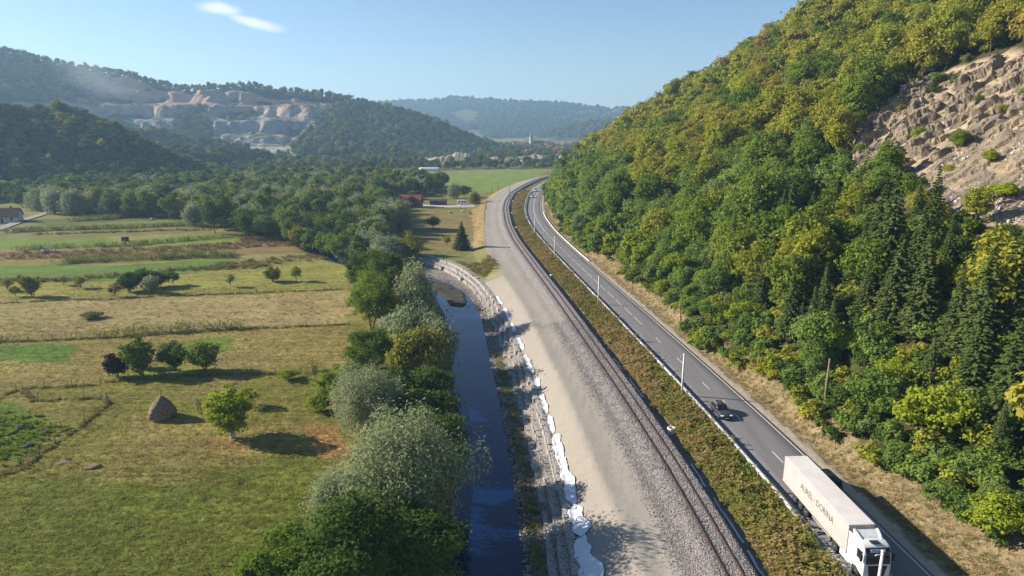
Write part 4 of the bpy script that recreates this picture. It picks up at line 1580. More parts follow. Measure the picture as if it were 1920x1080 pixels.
def river_stone(u, v, s_, label, group, k=0):
    g = G(u, v, WATER_Z)
    o = link('river_stone', SM[k % 6], None, 0, (g[0], g[1], WATER_Z + .02), random.uniform(0, 6))
    o.scale = (s_, s_ * random.uniform(.6, 1), s_ * .6)
    return tag(o, label, 'stone', group)


for i in range(13):                                    # the little weir of stones half across the water
    t = i / 12
    river_stone(873 + 44 * t, 836 + 2 * math.sin(t * 3) + 13 * t * t, .38, 'pale stone in the curved line of stones reaching into the river', 'stones of the little weir', [1, 4][i % 2])
for (u, v, s_) in ((897, 812, .45), (917, 809, .55), (905, 798, .3), (925, 818, .3), (920, 778, .5), (890, 775, .4), (940, 786, .5), (902, 770, .35), (878, 783, .5), (936, 771, .5), (912, 764, .3)):
    river_stone(u, v, s_, 'stone breaking the surface in the shallows upstream of the stone line', 'stones in the shallows', int(u))
for (u, v, s_) in ((848, 592, .7), (838, 582, .9), (842, 602, .6), (858, 594, .35), (866, 600, .4), (878, 576, .8), (870, 572, .6), (886, 570, .7), (893, 580, .7), (826, 590, .7), (855, 574, .8), (846, 572, 1.0), (893, 597, .3)):
    river_stone(u, v, s_, 'dark stone at the head of the pool below the gravel bar', 'stones below the gravel bar', [0, 2, 3, 5][int(u) % 4])

# ------------------------------------------------------------------ stones of the railway bed, weeds and grass
r = np.random.default_rng(41)
n = 26000
yy_ = 44 + 95 * r.random(n) ** 1.35
o_ = np.where(r.random(n) < .7, r.uniform(-3.4, 2.3, n), -3.2 - np.abs(r.normal(0, .9, n)))
tx_, ty_ = tangents(rail_x, yy_)
px, py = rail_x(yy_) + ty_ * o_, yy_ - tx_ * o_
zb = np.interp(o_, offs, zs)
zb = np.where(o_ < -3.6, height(px, py), zb)
ok = (np.abs(np.abs(o_) - .755) > .12)
scatter('ballast_stones', np.stack([px, py, zb + .03], 1)[ok], r.uniform(0, 6, (ok.sum(), 3)), r.uniform(.09, .2, ok.sum()), r.integers(0, 3, ok.sum()), [stone_mesh(30 + i, BST) for i in range(3)],
        'coarse grey ballast stones strewn over the railway bed', 'ballast')


def tuft_mesh(seed, n, h, spread, wd, sp, leafy=0):
    r = np.random.default_rng(seed)
    V, Q, lv = [], [], []
    for i in range(n):
        a = r.uniform(0, 6.28)
        rd = spread * math.sqrt(r.random())
        b0 = np.array([rd * math.cos(a), rd * math.sin(a), 0])
        ln = h * r.uniform(.5, 1.1)
        dr = np.array([math.cos(a) * r.uniform(0, .7), math.sin(a) * r.uniform(0, .7), 1.0])
        sd = np.array([-math.sin(a + r.normal()), math.cos(a + r.normal()), 0]) * wd
        tp = b0 + dr * ln * .95
        md = b0 + dr * ln * .5 + np.array([0, 0, .08 * ln])
        o = len(V)
        V += [b0 - sd * .5, b0 + sd * .5, md + sd * .5, md - sd * .5, tp + sd * .08, tp - sd * .08]
        Q += [(o, o + 1, o + 2, o + 3), (o + 3, o + 2, o + 4, o + 5)]
        lv += [float(np.clip(r.normal(.5, .22), 0, 1))] * 6
        for q in range(leafy):
            t = r.uniform(.25, 1.0)
            c = b0 + dr * ln * t
            aa = r.uniform(0, 6.28)
            d2 = np.array([math.cos(aa), math.sin(aa), r.uniform(-.3, .6)]) * ln * r.uniform(.18, .34)
            s2 = np.array([-math.sin(aa), math.cos(aa), 0]) * wd * 2.0
            o = len(V)
            V += [c, c + d2 * .5 + s2, c + d2, c + d2 * .5 - s2]
            Q += [(o, o + 1, o + 2, o + 3)]
            lv += [float(np.clip(r.normal(.55, .22), 0, 1))] * 4
    return np_mesh('tuft', np.array(V), np.array(Q), LM[sp], False, {'lv': ('FLOAT', 'POINT', lv)})


def mass(name, x, y, meshes, scl, label, cate, r, p=None, dz=-.02, idx=None):
    z = height(x, y)
    n = len(x)
    if idx is None:
        idx = r.choice(len(meshes), n, p=p)
    return scatter(name, np.stack([x, y, z + dz], 1), rotz(n, r, .12), scl, idx, meshes, label, cate)


r = np.random.default_rng(51)
# weeds on the strip between railway and road
n = 10500
yy_ = 44 + 400 * r.random(n) ** 1.5
a0, a1 = rail_x(yy_) + 4.0, road_x(yy_) - 4.7
xx_ = a0 + (a1 - a0) * r.random(n)
ok = a1 > a0 + .4
xx_, yy_ = xx_[ok], yy_[ok]
nn_ = fbm(xx_ / 5, yy_ / 9, 801, 3) + .35 * r.normal(size=len(xx_)) * .6 + .25 * ((a1[ok] - xx_) / (a1[ok] - a0[ok]) - .5)
idx = np.where(nn_ < -.26, r.integers(0, 2, len(xx_)), np.where(nn_ < .06, 2 + r.integers(0, 2, len(xx_)), 4 + r.integers(0, 2, len(xx_))))
wm = [tuft_mesh(60, 14, .62, .30, .045, 'grass', 3), tuft_mesh(61, 12, .75, .32, .05, 'maize', 5), tuft_mesh(62, 15, .85, .34, .045, 'weed', 4), tuft_mesh(63, 13, 1.0, .34, .05, 'weed', 5),
      tuft_mesh(64, 15, .95, .36, .042, 'drygrass', 4), tuft_mesh(65, 12, 1.15, .38, .045, 'drygrass', 4)]
mass('verge_weeds', xx_, yy_, wm, np.clip(r.normal(.85, .32, len(xx_)), .3, 1.7), 'tall brown and green weeds on the strip between railway and road', 'weeds', r, idx=idx)
# dry grass on the hill side of the road
n = 9000
yy_ = 40 + 320 * r.random(n) ** 1.5
xx_ = road_x(yy_) + 5.6 + np.abs(r.normal(0, 1, n)) * 2.6 + .6
ok = xx_ < toe_x(yy_) + 6
mass('verge_grass', xx_[ok], yy_[ok], [tuft_mesh(70, 12, .28, .22, .03, 'drygrass', 1), tuft_mesh(71, 12, .35, .25, .03, 'weed', 2), tuft_mesh(72, 12, .3, .25, .03, 'drygrass', 1)], r.uniform(.4, 1.2, ok.sum()),
     'dry grass on the bank between road and forest', 'grass', r, [.45, .2, .35])
# meadow sward near the camera
n = 60000
yy_ = 46 + 95 * r.random(n) ** 1.5
xx_ = -6 - 95 * r.random(n) * (yy_ / 110)
P_ = np.stack([xx_, yy_, xx_ * 0 - 1], 1)
ok = (xx_ < watl_x(yy_) - 3.5) & in_view(P_, 20)
xx_, yy_ = xx_[ok], yy_[ok]
gr_ = fbm(xx_ / 5, yy_ / 5, 811, 3)
idx = np.where((yy_ > 79 + 4 * gr_) | (gr_ > .3), 2 + r.integers(0, 2, len(xx_)), r.integers(0, 2, len(xx_)))
mass('meadow_grass', xx_, yy_, [tuft_mesh(80, 9, .17, .20, .035, 'grass'), tuft_mesh(81, 9, .2, .22, .035, 'grass'), tuft_mesh(82, 9, .15, .22, .032, 'drygrass'), tuft_mesh(83, 9, .16, .22, .032, 'grass')],
     r.uniform(.5, 1.3, len(xx_)), 'short mown grass of the meadow left of the river', 'grass', r, idx=idx)


n = 2600
yy_ = 46 + 85 * r.random(n) ** 1.3
xx_ = -6 - 95 * r.random(n) * (yy_ / 110)
ok = (xx_ < watl_x(yy_) - 4.5) & in_view(np.stack([xx_, yy_, xx_ * 0 - 1], 1), 20) & (fbm(xx_ / 6, yy_ / 6, 815, 3) > -.1)
mass('meadow_clumps', xx_[ok], yy_[ok], [tuft_mesh(84, 16, .30, .35, .04, 'grass', 1), tuft_mesh(85, 16, .26, .4, .04, 'drygrass', 1), tuft_mesh(86, 14, .28, .3, .05, 'green', 2)], np.clip(r.normal(.7, .3, ok.sum()), .25, 1.5),
     'scattered coarser grass clumps in the mown meadow', 'grass', r, [.5, .3, .2])


def along(px, wid, dens, r):
    pts = np.array([G(u, v, FIELD_Z)[:2] for u, v in px])
    sg = np.hypot(*np.diff(pts, axis=0).T)
    n = int(sg.sum() * wid * dens)
    s_ = r.random(n) * sg.sum()
    cs_ = np.concatenate([[0], np.cumsum(sg)])
    x = np.interp(s_, cs_, pts[:, 0]) + r.uniform(-.5, .5, n) * wid * .35
    y = np.interp(s_, cs_, pts[:, 1]) + r.uniform(-.5, .5, n) * wid
    return x, y


MZ = [tuft_mesh(90, 3, 2.0, .18, .07, 'maize', 7), tuft_mesh(91, 3, 1.8, .2, .07, 'maize', 7), tuft_mesh(92, 4, 1.5, .25, .06, 'weed', 6)]
for nm, px, wid, sc_, lab, p_ in (
        ('tall_weeds', [(-60, 641), (100, 637), (220, 632)], 1.6, .75, 'tall ragged weeds along the fence behind the bright green patch', [.2, .3, .5]),
        ('maize_rows', [(215, 629), (330, 622), (450, 616)], 2.8, 1.0, 'rows of tall maize behind the four orchard trees', [.5, .4, .1]),
        ('maize_strip', [(118, 492), (250, 487), (370, 481), (440, 480)], 7.0, 1.05, 'green maize strip between the brown weeds and the orchard', [.6, .3, .1]),
        ('maize_strip', [(10, 436), (120, 430), (250, 427), (390, 421)], 6.0, 1.05, 'long maize strip behind the dark bale', [.4, .4, .2]),
        ('maize_patch', [(135, 414), (210, 411), (250, 407)], 7.0, 1.1, 'small maize patch at the edge of the hill shadow', [.6, .3, .1]),
        ('bean_row', [(20, 470), (110, 464), (240, 460), (390, 447), (470, 442)], 4.0, .9, 'uneven row of green crops in front of the dark bale', [.4, .3, .3])):
    x, y = along(px, wid, 1.0, r)
    mass(nm, x, y, MZ, r.uniform(.75, 1.15, len(x)) * sc_, lab, 'crops', r, p_)
BW = [tuft_mesh(100, 14, .9, .5, .06, 'reed', 4), tuft_mesh(101, 14, .8, .5, .06, 'drygrass', 4), tuft_mesh(102, 14, .8, .5, .06, 'weed', 5)]
for nm, px, wid, dens, lab, p_ in (
        ('brown_weeds', [(-60, 484), (150, 476), (330, 468), (500, 456), (575, 456)], 16, .55, 'band of rusty brown weeds across the fields', [.35, .4, .25]),
        ('rusty_reeds', [(455, 448), (520, 452), (575, 457)], 9, .9, 'rust-coloured reeds in front of the tree belt', [.8, .1, .1]),
        ('rough_weeds', [(400, 500), (520, 488), (640, 478), (700, 480)], 12, .6, 'rough green weeds between the fields and the bend of the river', [.1, .3, .6]),
        ('ditch_weeds', [(-60, 528), (120, 527), (330, 506), (430, 502), (500, 500)], 5, .8, 'dark weeds along the ditch behind the orchard', [.2, .3, .5]),
        ('field_edge_weeds', [(60, 440), (330, 432), (400, 432)], 4, .8, 'thin weeds along the far field edge', [.1, .5, .4])):
    x, y = along(px, wid, dens, r)
    mass(nm, x, y, BW, r.uniform(.5, 1.2, len(x)), lab, 'weeds', r, p_)
x, y = along([(50, 575), (330, 580), (640, 572)], 44, .55, r)
mass('stubble_grass', x, y, [tuft_mesh(110, 12, .3, .35, .045, 'drygrass', 1), tuft_mesh(111, 12, .26, .35, .045, 'drygrass', 0), tuft_mesh(112, 12, .3, .35, .045, 'grass', 1)], r.uniform(.4, 1.3, len(x)),
     'matted pale straw grass in the field behind the maize', 'grass', r, [.5, .4, .1])
x, y = along([(0, 540), (330, 535), (640, 515)], 34, .5, r)
mass('orchard_grass', x, y, [tuft_mesh(113, 12, .22, .35, .045, 'grass', 0), tuft_mesh(114, 12, .2, .35, .045, 'drygrass', 0)], r.uniform(.4, 1.2, len(x)), 'yellow-green grass under the far row of fruit trees', 'grass', r, [.6, .4])
x, y = along([(840, 500), (880, 506), (920, 500), (935, 492)], 18, 1.4, r)
ok = (x > slope_x(y) + .4) & (x < crest_x(y) + .3)
mass('bank_weeds', x[ok], y[ok], wm, r.uniform(.5, 1.1, ok.sum()), 'yellow-green weeds on the bank between gabions and gravel track', 'weeds', r)
n = 1500
yy_ = r.uniform(232, 400, n)
xx_ = crest_x(yy_) - 4.6 + 5.0 * r.random(n) ** .8
mass('bank_drygrass', xx_, yy_, [tuft_mesh(115, 12, .5, .3, .045, 'drygrass', 2)], r.uniform(.25, .6, n), 'golden dry grass on the railway bank above the paddock', 'grass', r)
x, y = along([(-30, 800), (40, 815), (60, 845)], 12, 1.6, r)
mass('garden_plants', x, y, [tuft_mesh(116, 12, .5, .3, .06, 'green', 5), tuft_mesh(117, 12, .45, .3, .06, 'lime', 5)], r.uniform(.4, 1.1, len(x)), 'lush green plants inside the fenced corner of the meadow', 'plants', r)
# sparse growth on the rubble below the gabions
n = 420
yy_ = r.uniform(48, 130, n)
xx_ = watr_x(yy_) + .8 + r.random(n) * 1.6
mass('rubble_weeds', xx_, yy_, wm[:3], r.uniform(.3, .8, n), 'sparse weeds among the rubble at the foot of the gabion wall', 'weeds', r)

# bushes that cling to the rock face and the scree
for (x_, y_, k_, sp_) in ((80, 108, .5, 'lime'), (84, 121, .45, 'lime'), (90, 116, .4, 'olive'), (95, 126, .5, 'lime'), (99, 140, .4, 'olive'), (86, 134, .5, 'green'), (82, 148, .45, 'olive'), (91, 158, .4, 'lime'), (104, 158, .5, 'olive'), (108, 172, .45, 'green'),
                         (97, 176, .4, 'olive'), (106, 132, .55, 'lime'), (112, 146, .5, 'olive'), (110, 118, .5, 'lime'), (88, 100, .55, 'green'), (101, 104, .5, 'olive'), (79, 127, .5, 'olive'), (84, 168, .5, 'green')):
    plant('bush', sp_, (x_ + random.uniform(-2, 2), y_ + random.uniform(-2, 2), hz(x_, y_) - .2), (k_ * random.uniform(.6, 1.5), k_ * random.uniform(.6, 1.3), k_ * random.uniform(.7, 1.5)), 'shrub', {'lime': 'bright yellow-green', 'olive': 'olive-brown', 'green': 'dark green'}[sp_] + ' shrub clinging to the bare rock face', 'shrub', 'shrubs on the rock face')

# ------------------------------------------------------------------ trees of the river bank
def at_px(u, v, z=None):
    g = G(u, v, FIELD_Z if z is None else z)
    for _ in range(4):
        g = G(u, v, hz(g[0], g[1]))
    return g


def bank(kind, sp, u, v, h, wdt, label, name='willow_tree', cate='tree', group=None, bark=None):
    H0, W0 = {'willow': (9, 10), 'big_willow': (9, 10), 'bush': (6, 7), 'lush': (9, 8.5), 'orchard': (5, 4.6), 'small': (4, 3.2), 'bare': (4, 3.2), 'spruce': (15, 6), 'round': (10, 8.4), 'oval': (12, 7.4)}[kind]
    g = at_px(u, v)
    return plant(kind, sp, (g[0], g[1], g[2] - .05), (wdt / W0, wdt / W0, h / H0), name, label, cate, group, bark)


bank('big_willow', 'willow', 752, 985, 12.5, 15.5, 'large silvery willow leaning over the river beside the near meadow')
bank('big_willow', 'willow', 655, 1000, 7.0, 9.5, 'lower silvery willow on the meadow side of the large willow')
bank('lush', 'green', 545, 1112, 6.0, 8.5, 'lush green leafy tree at the corner of the near meadow', 'broadleaf_tree')
bank('lush', 'dark', 655, 1135, 9.5, 10, 'dark green tree between the near meadow and the river', 'broadleaf_tree')
bank('lush', 'dark', 775, 1085, 8, 10.5, 'dark leafy tree hanging over the river in the shade of the large willow', 'broadleaf_tree')
bank('lush', 'dark', 808, 905, 9.5, 9.5, 'dark shrubby tree over the water behind the large willow', 'broadleaf_tree')
bank('bush', 'olive', 700, 1095, 4.0, 4.5, 'small olive shrub in front of the dark bank trees', 'shrub', 'shrub')
bank('big_willow', 'willow', 688, 812, 9.6, 11.5, 'grey-green willow standing between the haystack meadow and the river')
bank('lush', 'green', 650, 762, 6.5, 8.5, 'green tree on the meadow side of the grey-green willow', 'broadleaf_tree')
bank('bush', 'dark', 790, 795, 6.0, 9, 'dark bank shrub overhanging the pool', 'shrub', 'shrub', 'dark shrubs along the pool')
bank('bush', 'dark', 735, 770, 7.0, 9.5, 'dark bank shrub overhanging the pool', 'shrub', 'shrub', 'dark shrubs along the pool')
bank('bush', 'dark', 812, 752, 5.5, 7.5, 'dark bank shrub overhanging the pool', 'shrub', 'shrub', 'dark shrubs along the pool')
bank('bush', 'olive', 780, 708, 9.5, 9.5, 'tall rounded olive-yellow bush beside the pool', 'shrub', 'shrub')
bank('willow', 'willow', 822, 690, 9.0, 8.0, 'silvery willow next to the olive-yellow bush')
bank('willow', 'willow', 770, 662, 8.5, 9.5, 'silvery willow behind the olive-yellow bush')
bank('lush', 'green', 705, 690, 7.0, 9.5, 'green bank tree between the pool and the straw field', 'broadleaf_tree')
bank('willow', 'willow', 782, 606, 12.5, 10, 'upright silvery willow at the head of the pool')
bank('bush', 'willow', 745, 640, 6.0, 8.0, 'low silvery shrub at the head of the pool', 'shrub', 'shrub')
bank('lush', 'green', 698, 614, 11, 10.5, 'tall green tree with bare lower trunks beside the straw field', 'broadleaf_tree')
bank('lush', 'dark', 735, 575, 14, 12.5, 'tall dark green tree on the river bend', 'broadleaf_tree')
bank('lush', 'dark', 690, 545, 11, 11, 'dark green tree behind the tall tree of the river bend', 'broadleaf_tree')
bank('lush', 'green', 708, 580, 9, 10, 'green tree between the two dark trees of the river bend', 'broadleaf_tree')
for (u, v, h, wd) in ((690, 497, 9, 11), (740, 492, 9, 10), (655, 492, 7, 9), (715, 510, 8, 9)):
    bank('willow', 'willow', u, v, h, wd, 'pale willow in the clump behind the river bend', group='pale willows behind the river bend')
bank('bush', 'lime', 598, 770, 2.6, 3.8, 'yellow-green bush at the edge of the haystack meadow', 'shrub', 'shrub')
bank('bush', 'lime', 540, 712, 2.0, 3.0, 'low yellow-green bush on the fence line right of the orchard trees', 'shrub', 'shrub')
bank('bare', 'olive', 592, 715, 4.8, 3.0, 'spindly half-bare sapling between the fence line and the bank trees', 'sapling', 'sapling')

# the haystack meadow
bank('orchard', 'purple', 221, 707, 4.4, 4.6, 'dark purple-leaved plum tree at the end of the orchard row', 'plum_tree')
bank('orchard', 'green', 266, 702, 6.8, 6.0, 'tallest green fruit tree next to the purple plum', 'fruit_tree')
bank('orchard', 'dark', 328, 695, 5.4, 5.8, 'dark green fruit tree in the middle of the orchard row', 'fruit_tree')
bank('orchard', 'green', 384, 697, 5.4, 6.0, 'green fruit tree at the river end of the orchard row', 'fruit_tree')
bank('orchard', 'lime', 254, 690, 4.4, 3.2, 'light green fruit tree behind the purple plum', 'fruit_tree')
bank('orchard', 'lime', 438, 820, 7.2, 7.0, 'bright green walnut with a limewashed trunk beside the haystack', 'fruit_tree', bark=BARKW)
bank('small', 'lime', 467, 762, 3.2, 3.0, 'small bright green tree behind the limewashed walnut', 'fruit_tree')
bank('bare', 'willow', 375, 775, 3.4, 2.6, 'thin greyish sapling between the haystack and the limewashed walnut', 'sapling', 'sapling')
for (u, v, h, wd, sp, lb) in ((62, 556, 6.2, 5.2, 'olive', 'rounded yellow-green tree on its own in the far orchard'), (242, 547, 5.2, 6.5, 'dark', None), (265, 540, 5.5, 6.5, 'dark', None), (285, 549, 4.6, 4.6, 'willow', 'pale grey-green fruit tree in front of the far orchard clump'),
                              (300, 538, 5, 6, 'dark', None), (325, 535, 4.2, 4, 'dark', None), (215, 556, 3.4, 3.2, 'reed', None), (152, 540, 3.2, 3.6, 'olive', None), (15, 545, 3.2, 3.4, 'olive', None), (30, 556, 3, 2.6, 'olive', None), (42, 536, 3, 3.2, 'dark', None),
                              (433, 538, 3.8, 3.0, 'lime', 'spindly yellowing fruit tree alone before the rough weeds'), (512, 528, 4.4, 5.4, 'olive', 'spreading olive-green fruit tree beside the yellow one'), (556, 527, 4.6, 3.4, 'lime', 'small bright yellow-green fruit tree by the spreading one'), (120, 535, 2.8, 2.6, 'olive', None)):
    bank('orchard' if wd > 4 else 'small', sp, u, v, h, wd, lb or {'dark': 'dark green fruit tree in the clump of the far orchard', 'reed': 'brownish thin fruit tree in front of the far orchard clump', 'olive': 'small thin-leaved fruit tree in the far orchard'}[sp], 'fruit_tree', group=None if lb else 'fruit trees of the far orchard')
bank('bush', 'weed', 172, 597, 1.5, 4.5, 'lone low clump of weeds in the straw field', 'weed_clump', 'weeds')

# dark belt of trees between the fields and the hill
r = np.random.default_rng(61)
BELT = [G(u, v)[:2] for u, v in [(105, 400), (255, 402), (345, 412), (430, 445), (560, 458), (640, 470), (770, 482), (800, 442), (795, 404), (740, 396), (735, 372), (900, 350), (690, 336)]] + [(-330, 560), (-345, 480), (-290, 385)]
bx, by = jitter_grid(-360, 10, 205, 640, 8.4, r)
ok = in_poly(bx, by, BELT)
bx, by = bx[ok], by[ok]
hp = G(770, 388)
ok = (np.hypot(bx - hp[0], by - hp[1]) > 13) & ~((bx > -46) & (by > 225)) & ~((bx > hp[0] - 4) & (bx < -12) & (by > 335) & (by < 392)) & (bx < crest_x(by) - 9)
ok &= ~((np.abs(bx / by - hp[0] / hp[1]) < .03) & (by > 300) & (by < hp[1]))
bx, by = bx[ok], by[ok]
bz = height(bx, by)
n2_ = r.random(len(bx))
n1_ = fbm(bx / 40, by / 40, 901, 3)
bd = np.hypot(bx, by)
order = np.argsort(bd)
rest = []


def belt_label(s_, x, y, grp=False):
    look = BL[s_].split(' in the')[0]
    if math.hypot(x - hp[0], y - hp[1]) < 42:
        pl = 'near the red-roofed house'
    elif y < 262 and x > -95:
        pl = 'at the belt edge between the rusty reeds and the river bend'
    elif y < 300:
        pl = 'at the belt edge behind the fields'
    elif x > -120:
        pl = 'in the tree belt behind the river bend'
    elif x < -200:
        pl = 'in the tree belt under the shaded hill'
    else:
        pl = 'in the middle of the tree belt across the valley floor'
    return look + ('s ' if grp else ' ') + pl


BL = {'willow': 'silvery grey willow in the tree belt between the fields and the hill', 'dark': 'dark green tree in the belt between the fields and the hill', 'green': 'mid green tree in the belt between the fields and the hill',
      'olive': 'yellowish olive tree in the belt between the fields and the hill', 'locust': 'light green tree in the belt between the fields and the hill'}
bsp = np.where(n2_ < .36, 'willow', np.where(n2_ < .58, 'dark', np.where(n2_ < .80, 'green', np.where(n2_ < .90, 'olive', 'locust')))).astype(object)
for j, i in enumerate(order):
    if j < 290:
        s_ = bsp[i]
        kind = 'willow' if s_ == 'willow' else ('oval' if n2_[i] * 13 % 1 < .5 else 'round')
        k_ = r.uniform(.8, 1.15) * (1.05 if s_ != 'willow' else 1.1)
        plant(kind, s_, (bx[i], by[i], bz[i] - .1), (k_ * r.uniform(.9, 1.15), k_ * r.uniform(.9, 1.15), k_ * r.uniform(.9, 1.15)), {'willow': 'willow_tree', 'dark': 'dark_belt_tree', 'green': 'green_belt_tree', 'olive': 'yellowish_belt_tree', 'locust': 'light_belt_tree'}[s_], belt_label(s_, bx[i], by[i]), 'tree', belt_label(s_, bx[i], by[i], True))  # apart from willows, belt species are unknown and names stand for leaf colour
    else:
        rest.append(i)
if rest:
    rest = np.array(rest)
    ms_ = [joined_tree('round_far', 'far', 0), joined_tree('oval_far', 'dark', 1), joined_tree('round_far', 'willow', 2), joined_tree('oval_far', 'green', 2)]
    scatter('belt_woodland', np.stack([bx, by, bz - .2], 1)[rest], rotz(len(rest), r), r.uniform(.8, 1.2, len(rest)), r.integers(0, 4, len(rest)), ms_, 'rear of the tree belt merging into the shaded slope', 'woodland')
bank('spruce', 'spruce', 866, 468, 10.0, 6.5, 'dark bushy fir at the corner of the paddock beside the gravel track', 'fir_tree')
bank('small', 'olive', 838, 462, 3.8, 3.2, 'small thin tree beside the dark fir in the paddock', 'broadleaf_tree')
bank('round', 'dark', 812, 430, 5.5, 6.5, 'dark low tree on the near corner of the paddock', 'broadleaf_tree')
bank('willow', 'willow', 852, 372, 8.5, 9, 'grey-green tree behind the white caravan', 'broadleaf_tree')
bank('round', 'dark', 870, 370, 7.5, 8, 'dark tree behind the white caravan', 'broadleaf_tree')
bank('willow', 'olive', 888, 382, 6.5, 7.5, 'olive bush between the caravan and the gravel track', 'shrub', 'shrub')
# ------------------------------------------------------------------ roadside and railway fittings
GALV = mat('galvanised_steel', (.68, .65, .62), .55, .10, 2, metal=.1)
POSTM = mat('rail_post_steel', (.50, .48, .45), .6, .15, 3, metal=.2)
GROT = (float(road_x(62.)) - 4.3, 62.0, .2)
gd = thing('guardrail', 'long steel guardrail between the road and the weedy strip', 'guardrail', GROT)
iG = Matrix.Translation(GROT).inverted()
bp = [(-.035, .46), (.03, .50), (.03, .56), (-.035, .60), (-.035, .66), (.03, .70), (.03, .76), (-.035, .80), (-.06, .80), (-.06, .46)]
# beam: doubled sheet so that both sides show; bent down into the ground at its near end
Yb = np.arange(59.5, 470, 2.0)
rows = []
tx_, ty_ = tangents(road_x, Yb)
dn = smooth(Yb, 67, 60) * .55
for a, h_ in bp + [bp[0]]:
    o_ = -4.35 + a
    rows.append(np.stack([road_x(Yb) + ty_ * o_, Yb - tx_ * o_, h_ + .24 - dn], 1))
o = link('beam', np_mesh('beam', np.stack(rows, 1).reshape(-1, 3), grid_faces(len(Yb), len(bp) + 1), GALV, False), gd)
o.matrix_parent_inverse = iG
rows = []
for a, h_ in ((-.22, .815), (.05, .815), (.05, .84), (-.22, .84), (-.22, .815)):
    o_ = -4.35 + a
    rows.append(np.stack([road_x(Yb) + ty_ * o_, Yb - tx_ * o_, h_ + .24 - dn], 1))
o = link('cap_rail', np_mesh('cap_rail', np.stack(rows, 1).reshape(-1, 3), grid_faces(len(Yb), 5), GALV, False), gd)
o.matrix_parent_inverse = iG
pm = MB().box((0, 0, .40), (.10, .14, 1.1)).box((.09, 0, .68), (.10, .08, .22)).mesh('post', POSTM)
yy_ = 61.0
k = 0
while yy_ < 468 and k < 295:
    x_ = float(road_x(yy_))
    t_ = tangents(road_x, np.array([yy_]))
    o = link('post', pm, gd, 0, (x_ - 4.52 * float(t_[1][0]), yy_ + 4.52 * float(t_[0][0]), .12 - .5 * float(smooth(np.array([yy_]), 67, 60)[0])), -math.atan2(float(t_[0][0]), float(t_[1][0])))
    o.matrix_parent_inverse = iG
    yy_ += 2.0
    k += 1

POLEC = mat('pole_concrete', (.66, .64, .61), .8, .12, 2)
WOOD = mat('weathered_wood', (.20, .155, .105), .9, .3, 3, .02, 20)
GREYW = mat('grey_pole', (.26, .235, .21), .9, .25, 3)


def pole(x, y, h, mt, label, group=None, bracket=0, lean=0.0, name='utility_pole'):
    z = hz(x, y)
    root = thing(name, label, 'pole', (x, y, z), 0, group)
    MB().tube([(0, 0, -.4), (lean * .5, 0, h * .5), (lean, 0, h)], [.17, .145, .115], 10).build('shaft', mt, root, True)
    if bracket == 1:
        MB().tube([(lean, 0, h - .3), (lean - .45, -.05, h - .25), (lean - .6, -.05, h - .35)], .035, 6).build('bracket', GALV, root, True)
        MB().lathe([(.02, -.02), (.14, 0), (.14, .08), (.05, .12)], 10, (lean, 0, h)).build('cap', POLEC, root, True)
    if bracket == 2:
        MB().box((lean, 0, h - .35), (1.5, .10, .10)).build('crossarm', mt, root)
        for q in (-.6, 0, .6):
            MB().lathe([(.04, 0), (.06, .05), (.03, .15)], 8, (lean + q, 0, h - .3)).build('insulator', POLEC, root, True)
    return root


for i, y_ in enumerate((48.5, 97.6, 152.8, 211.0, 258.0)):
    t_ = tangents(road_x, np.array([y_]))
    pole(float(road_x(y_)) - 5.15, y_, 6.7, POLEC, ['white concrete pole in front of the lorry cab', 'white concrete pole by the guardrail behind the grey car', 'white concrete pole by the guardrail where the centre line is dashed close',
         'white concrete pole by the guardrail before the bend', 'white concrete pole at the start of the bend'][i], 'white poles along the guardrail', 1)
for i, (u, v, h_) in enumerate(((909, 416, 10), (912, 394, 9), (935, 356, 9), (957, 391, 9.5), (955, 371, 9), (900, 378, 8), (922, 360, 8), (998, 336, 10), (1014, 336, 10))):
    g = at_px(u, v, 0)
    pole(g[0], g[1], h_, GREYW, 'grey wooden pole beside the curving railway', 'grey poles by the railway bend', 2 if i % 3 == 1 else 0)
g = at_px(1541, 800, .5)
pole(g[0], g[1], 7.6, WOOD, 'brown wooden pole on the bank by the forest edge opposite the lorry', None, 0, .05)
g = at_px(1277, 612, .5)
pole(g[0], g[1], 4.2, WOOD, 'short leaning wooden pole under the roadside trees', None, 0, -.5)
g = at_px(1171, 500, .5)
pole(g[0], g[1], 6.0, GREYW, 'thin grey pole half hidden at the forest edge')

RING = mat('white_concrete', (.70, .68, .64), .8, .12, 2)
for i, (u, v) in enumerate(((1263, 812), (1034, 521), (961, 426), (954, 399), (959, 378), (972, 361))):
    g = at_px(u, v, -.1)
    t_ = float(rail_x(g[1])) + 3.55
    root = thing('manhole_ring', 'white concrete manhole ring in the ditch beside the railway opposite the grey car' if i == 0 else 'white concrete manhole ring in the ditch along the railway bend', 'manhole', (t_, g[1], -.72), 0, None if i == 0 else 'manhole rings along the railway bend')
    MB().lathe([(.55, 0), (.55, .95), (.42, .95), (.42, .25)], 20).build('ring', RING, root, True, .03)
    MB().lathe([(.5, 0), (.5, .03)], 16, (0, 0, .62)).build('cover', DARKST, root)
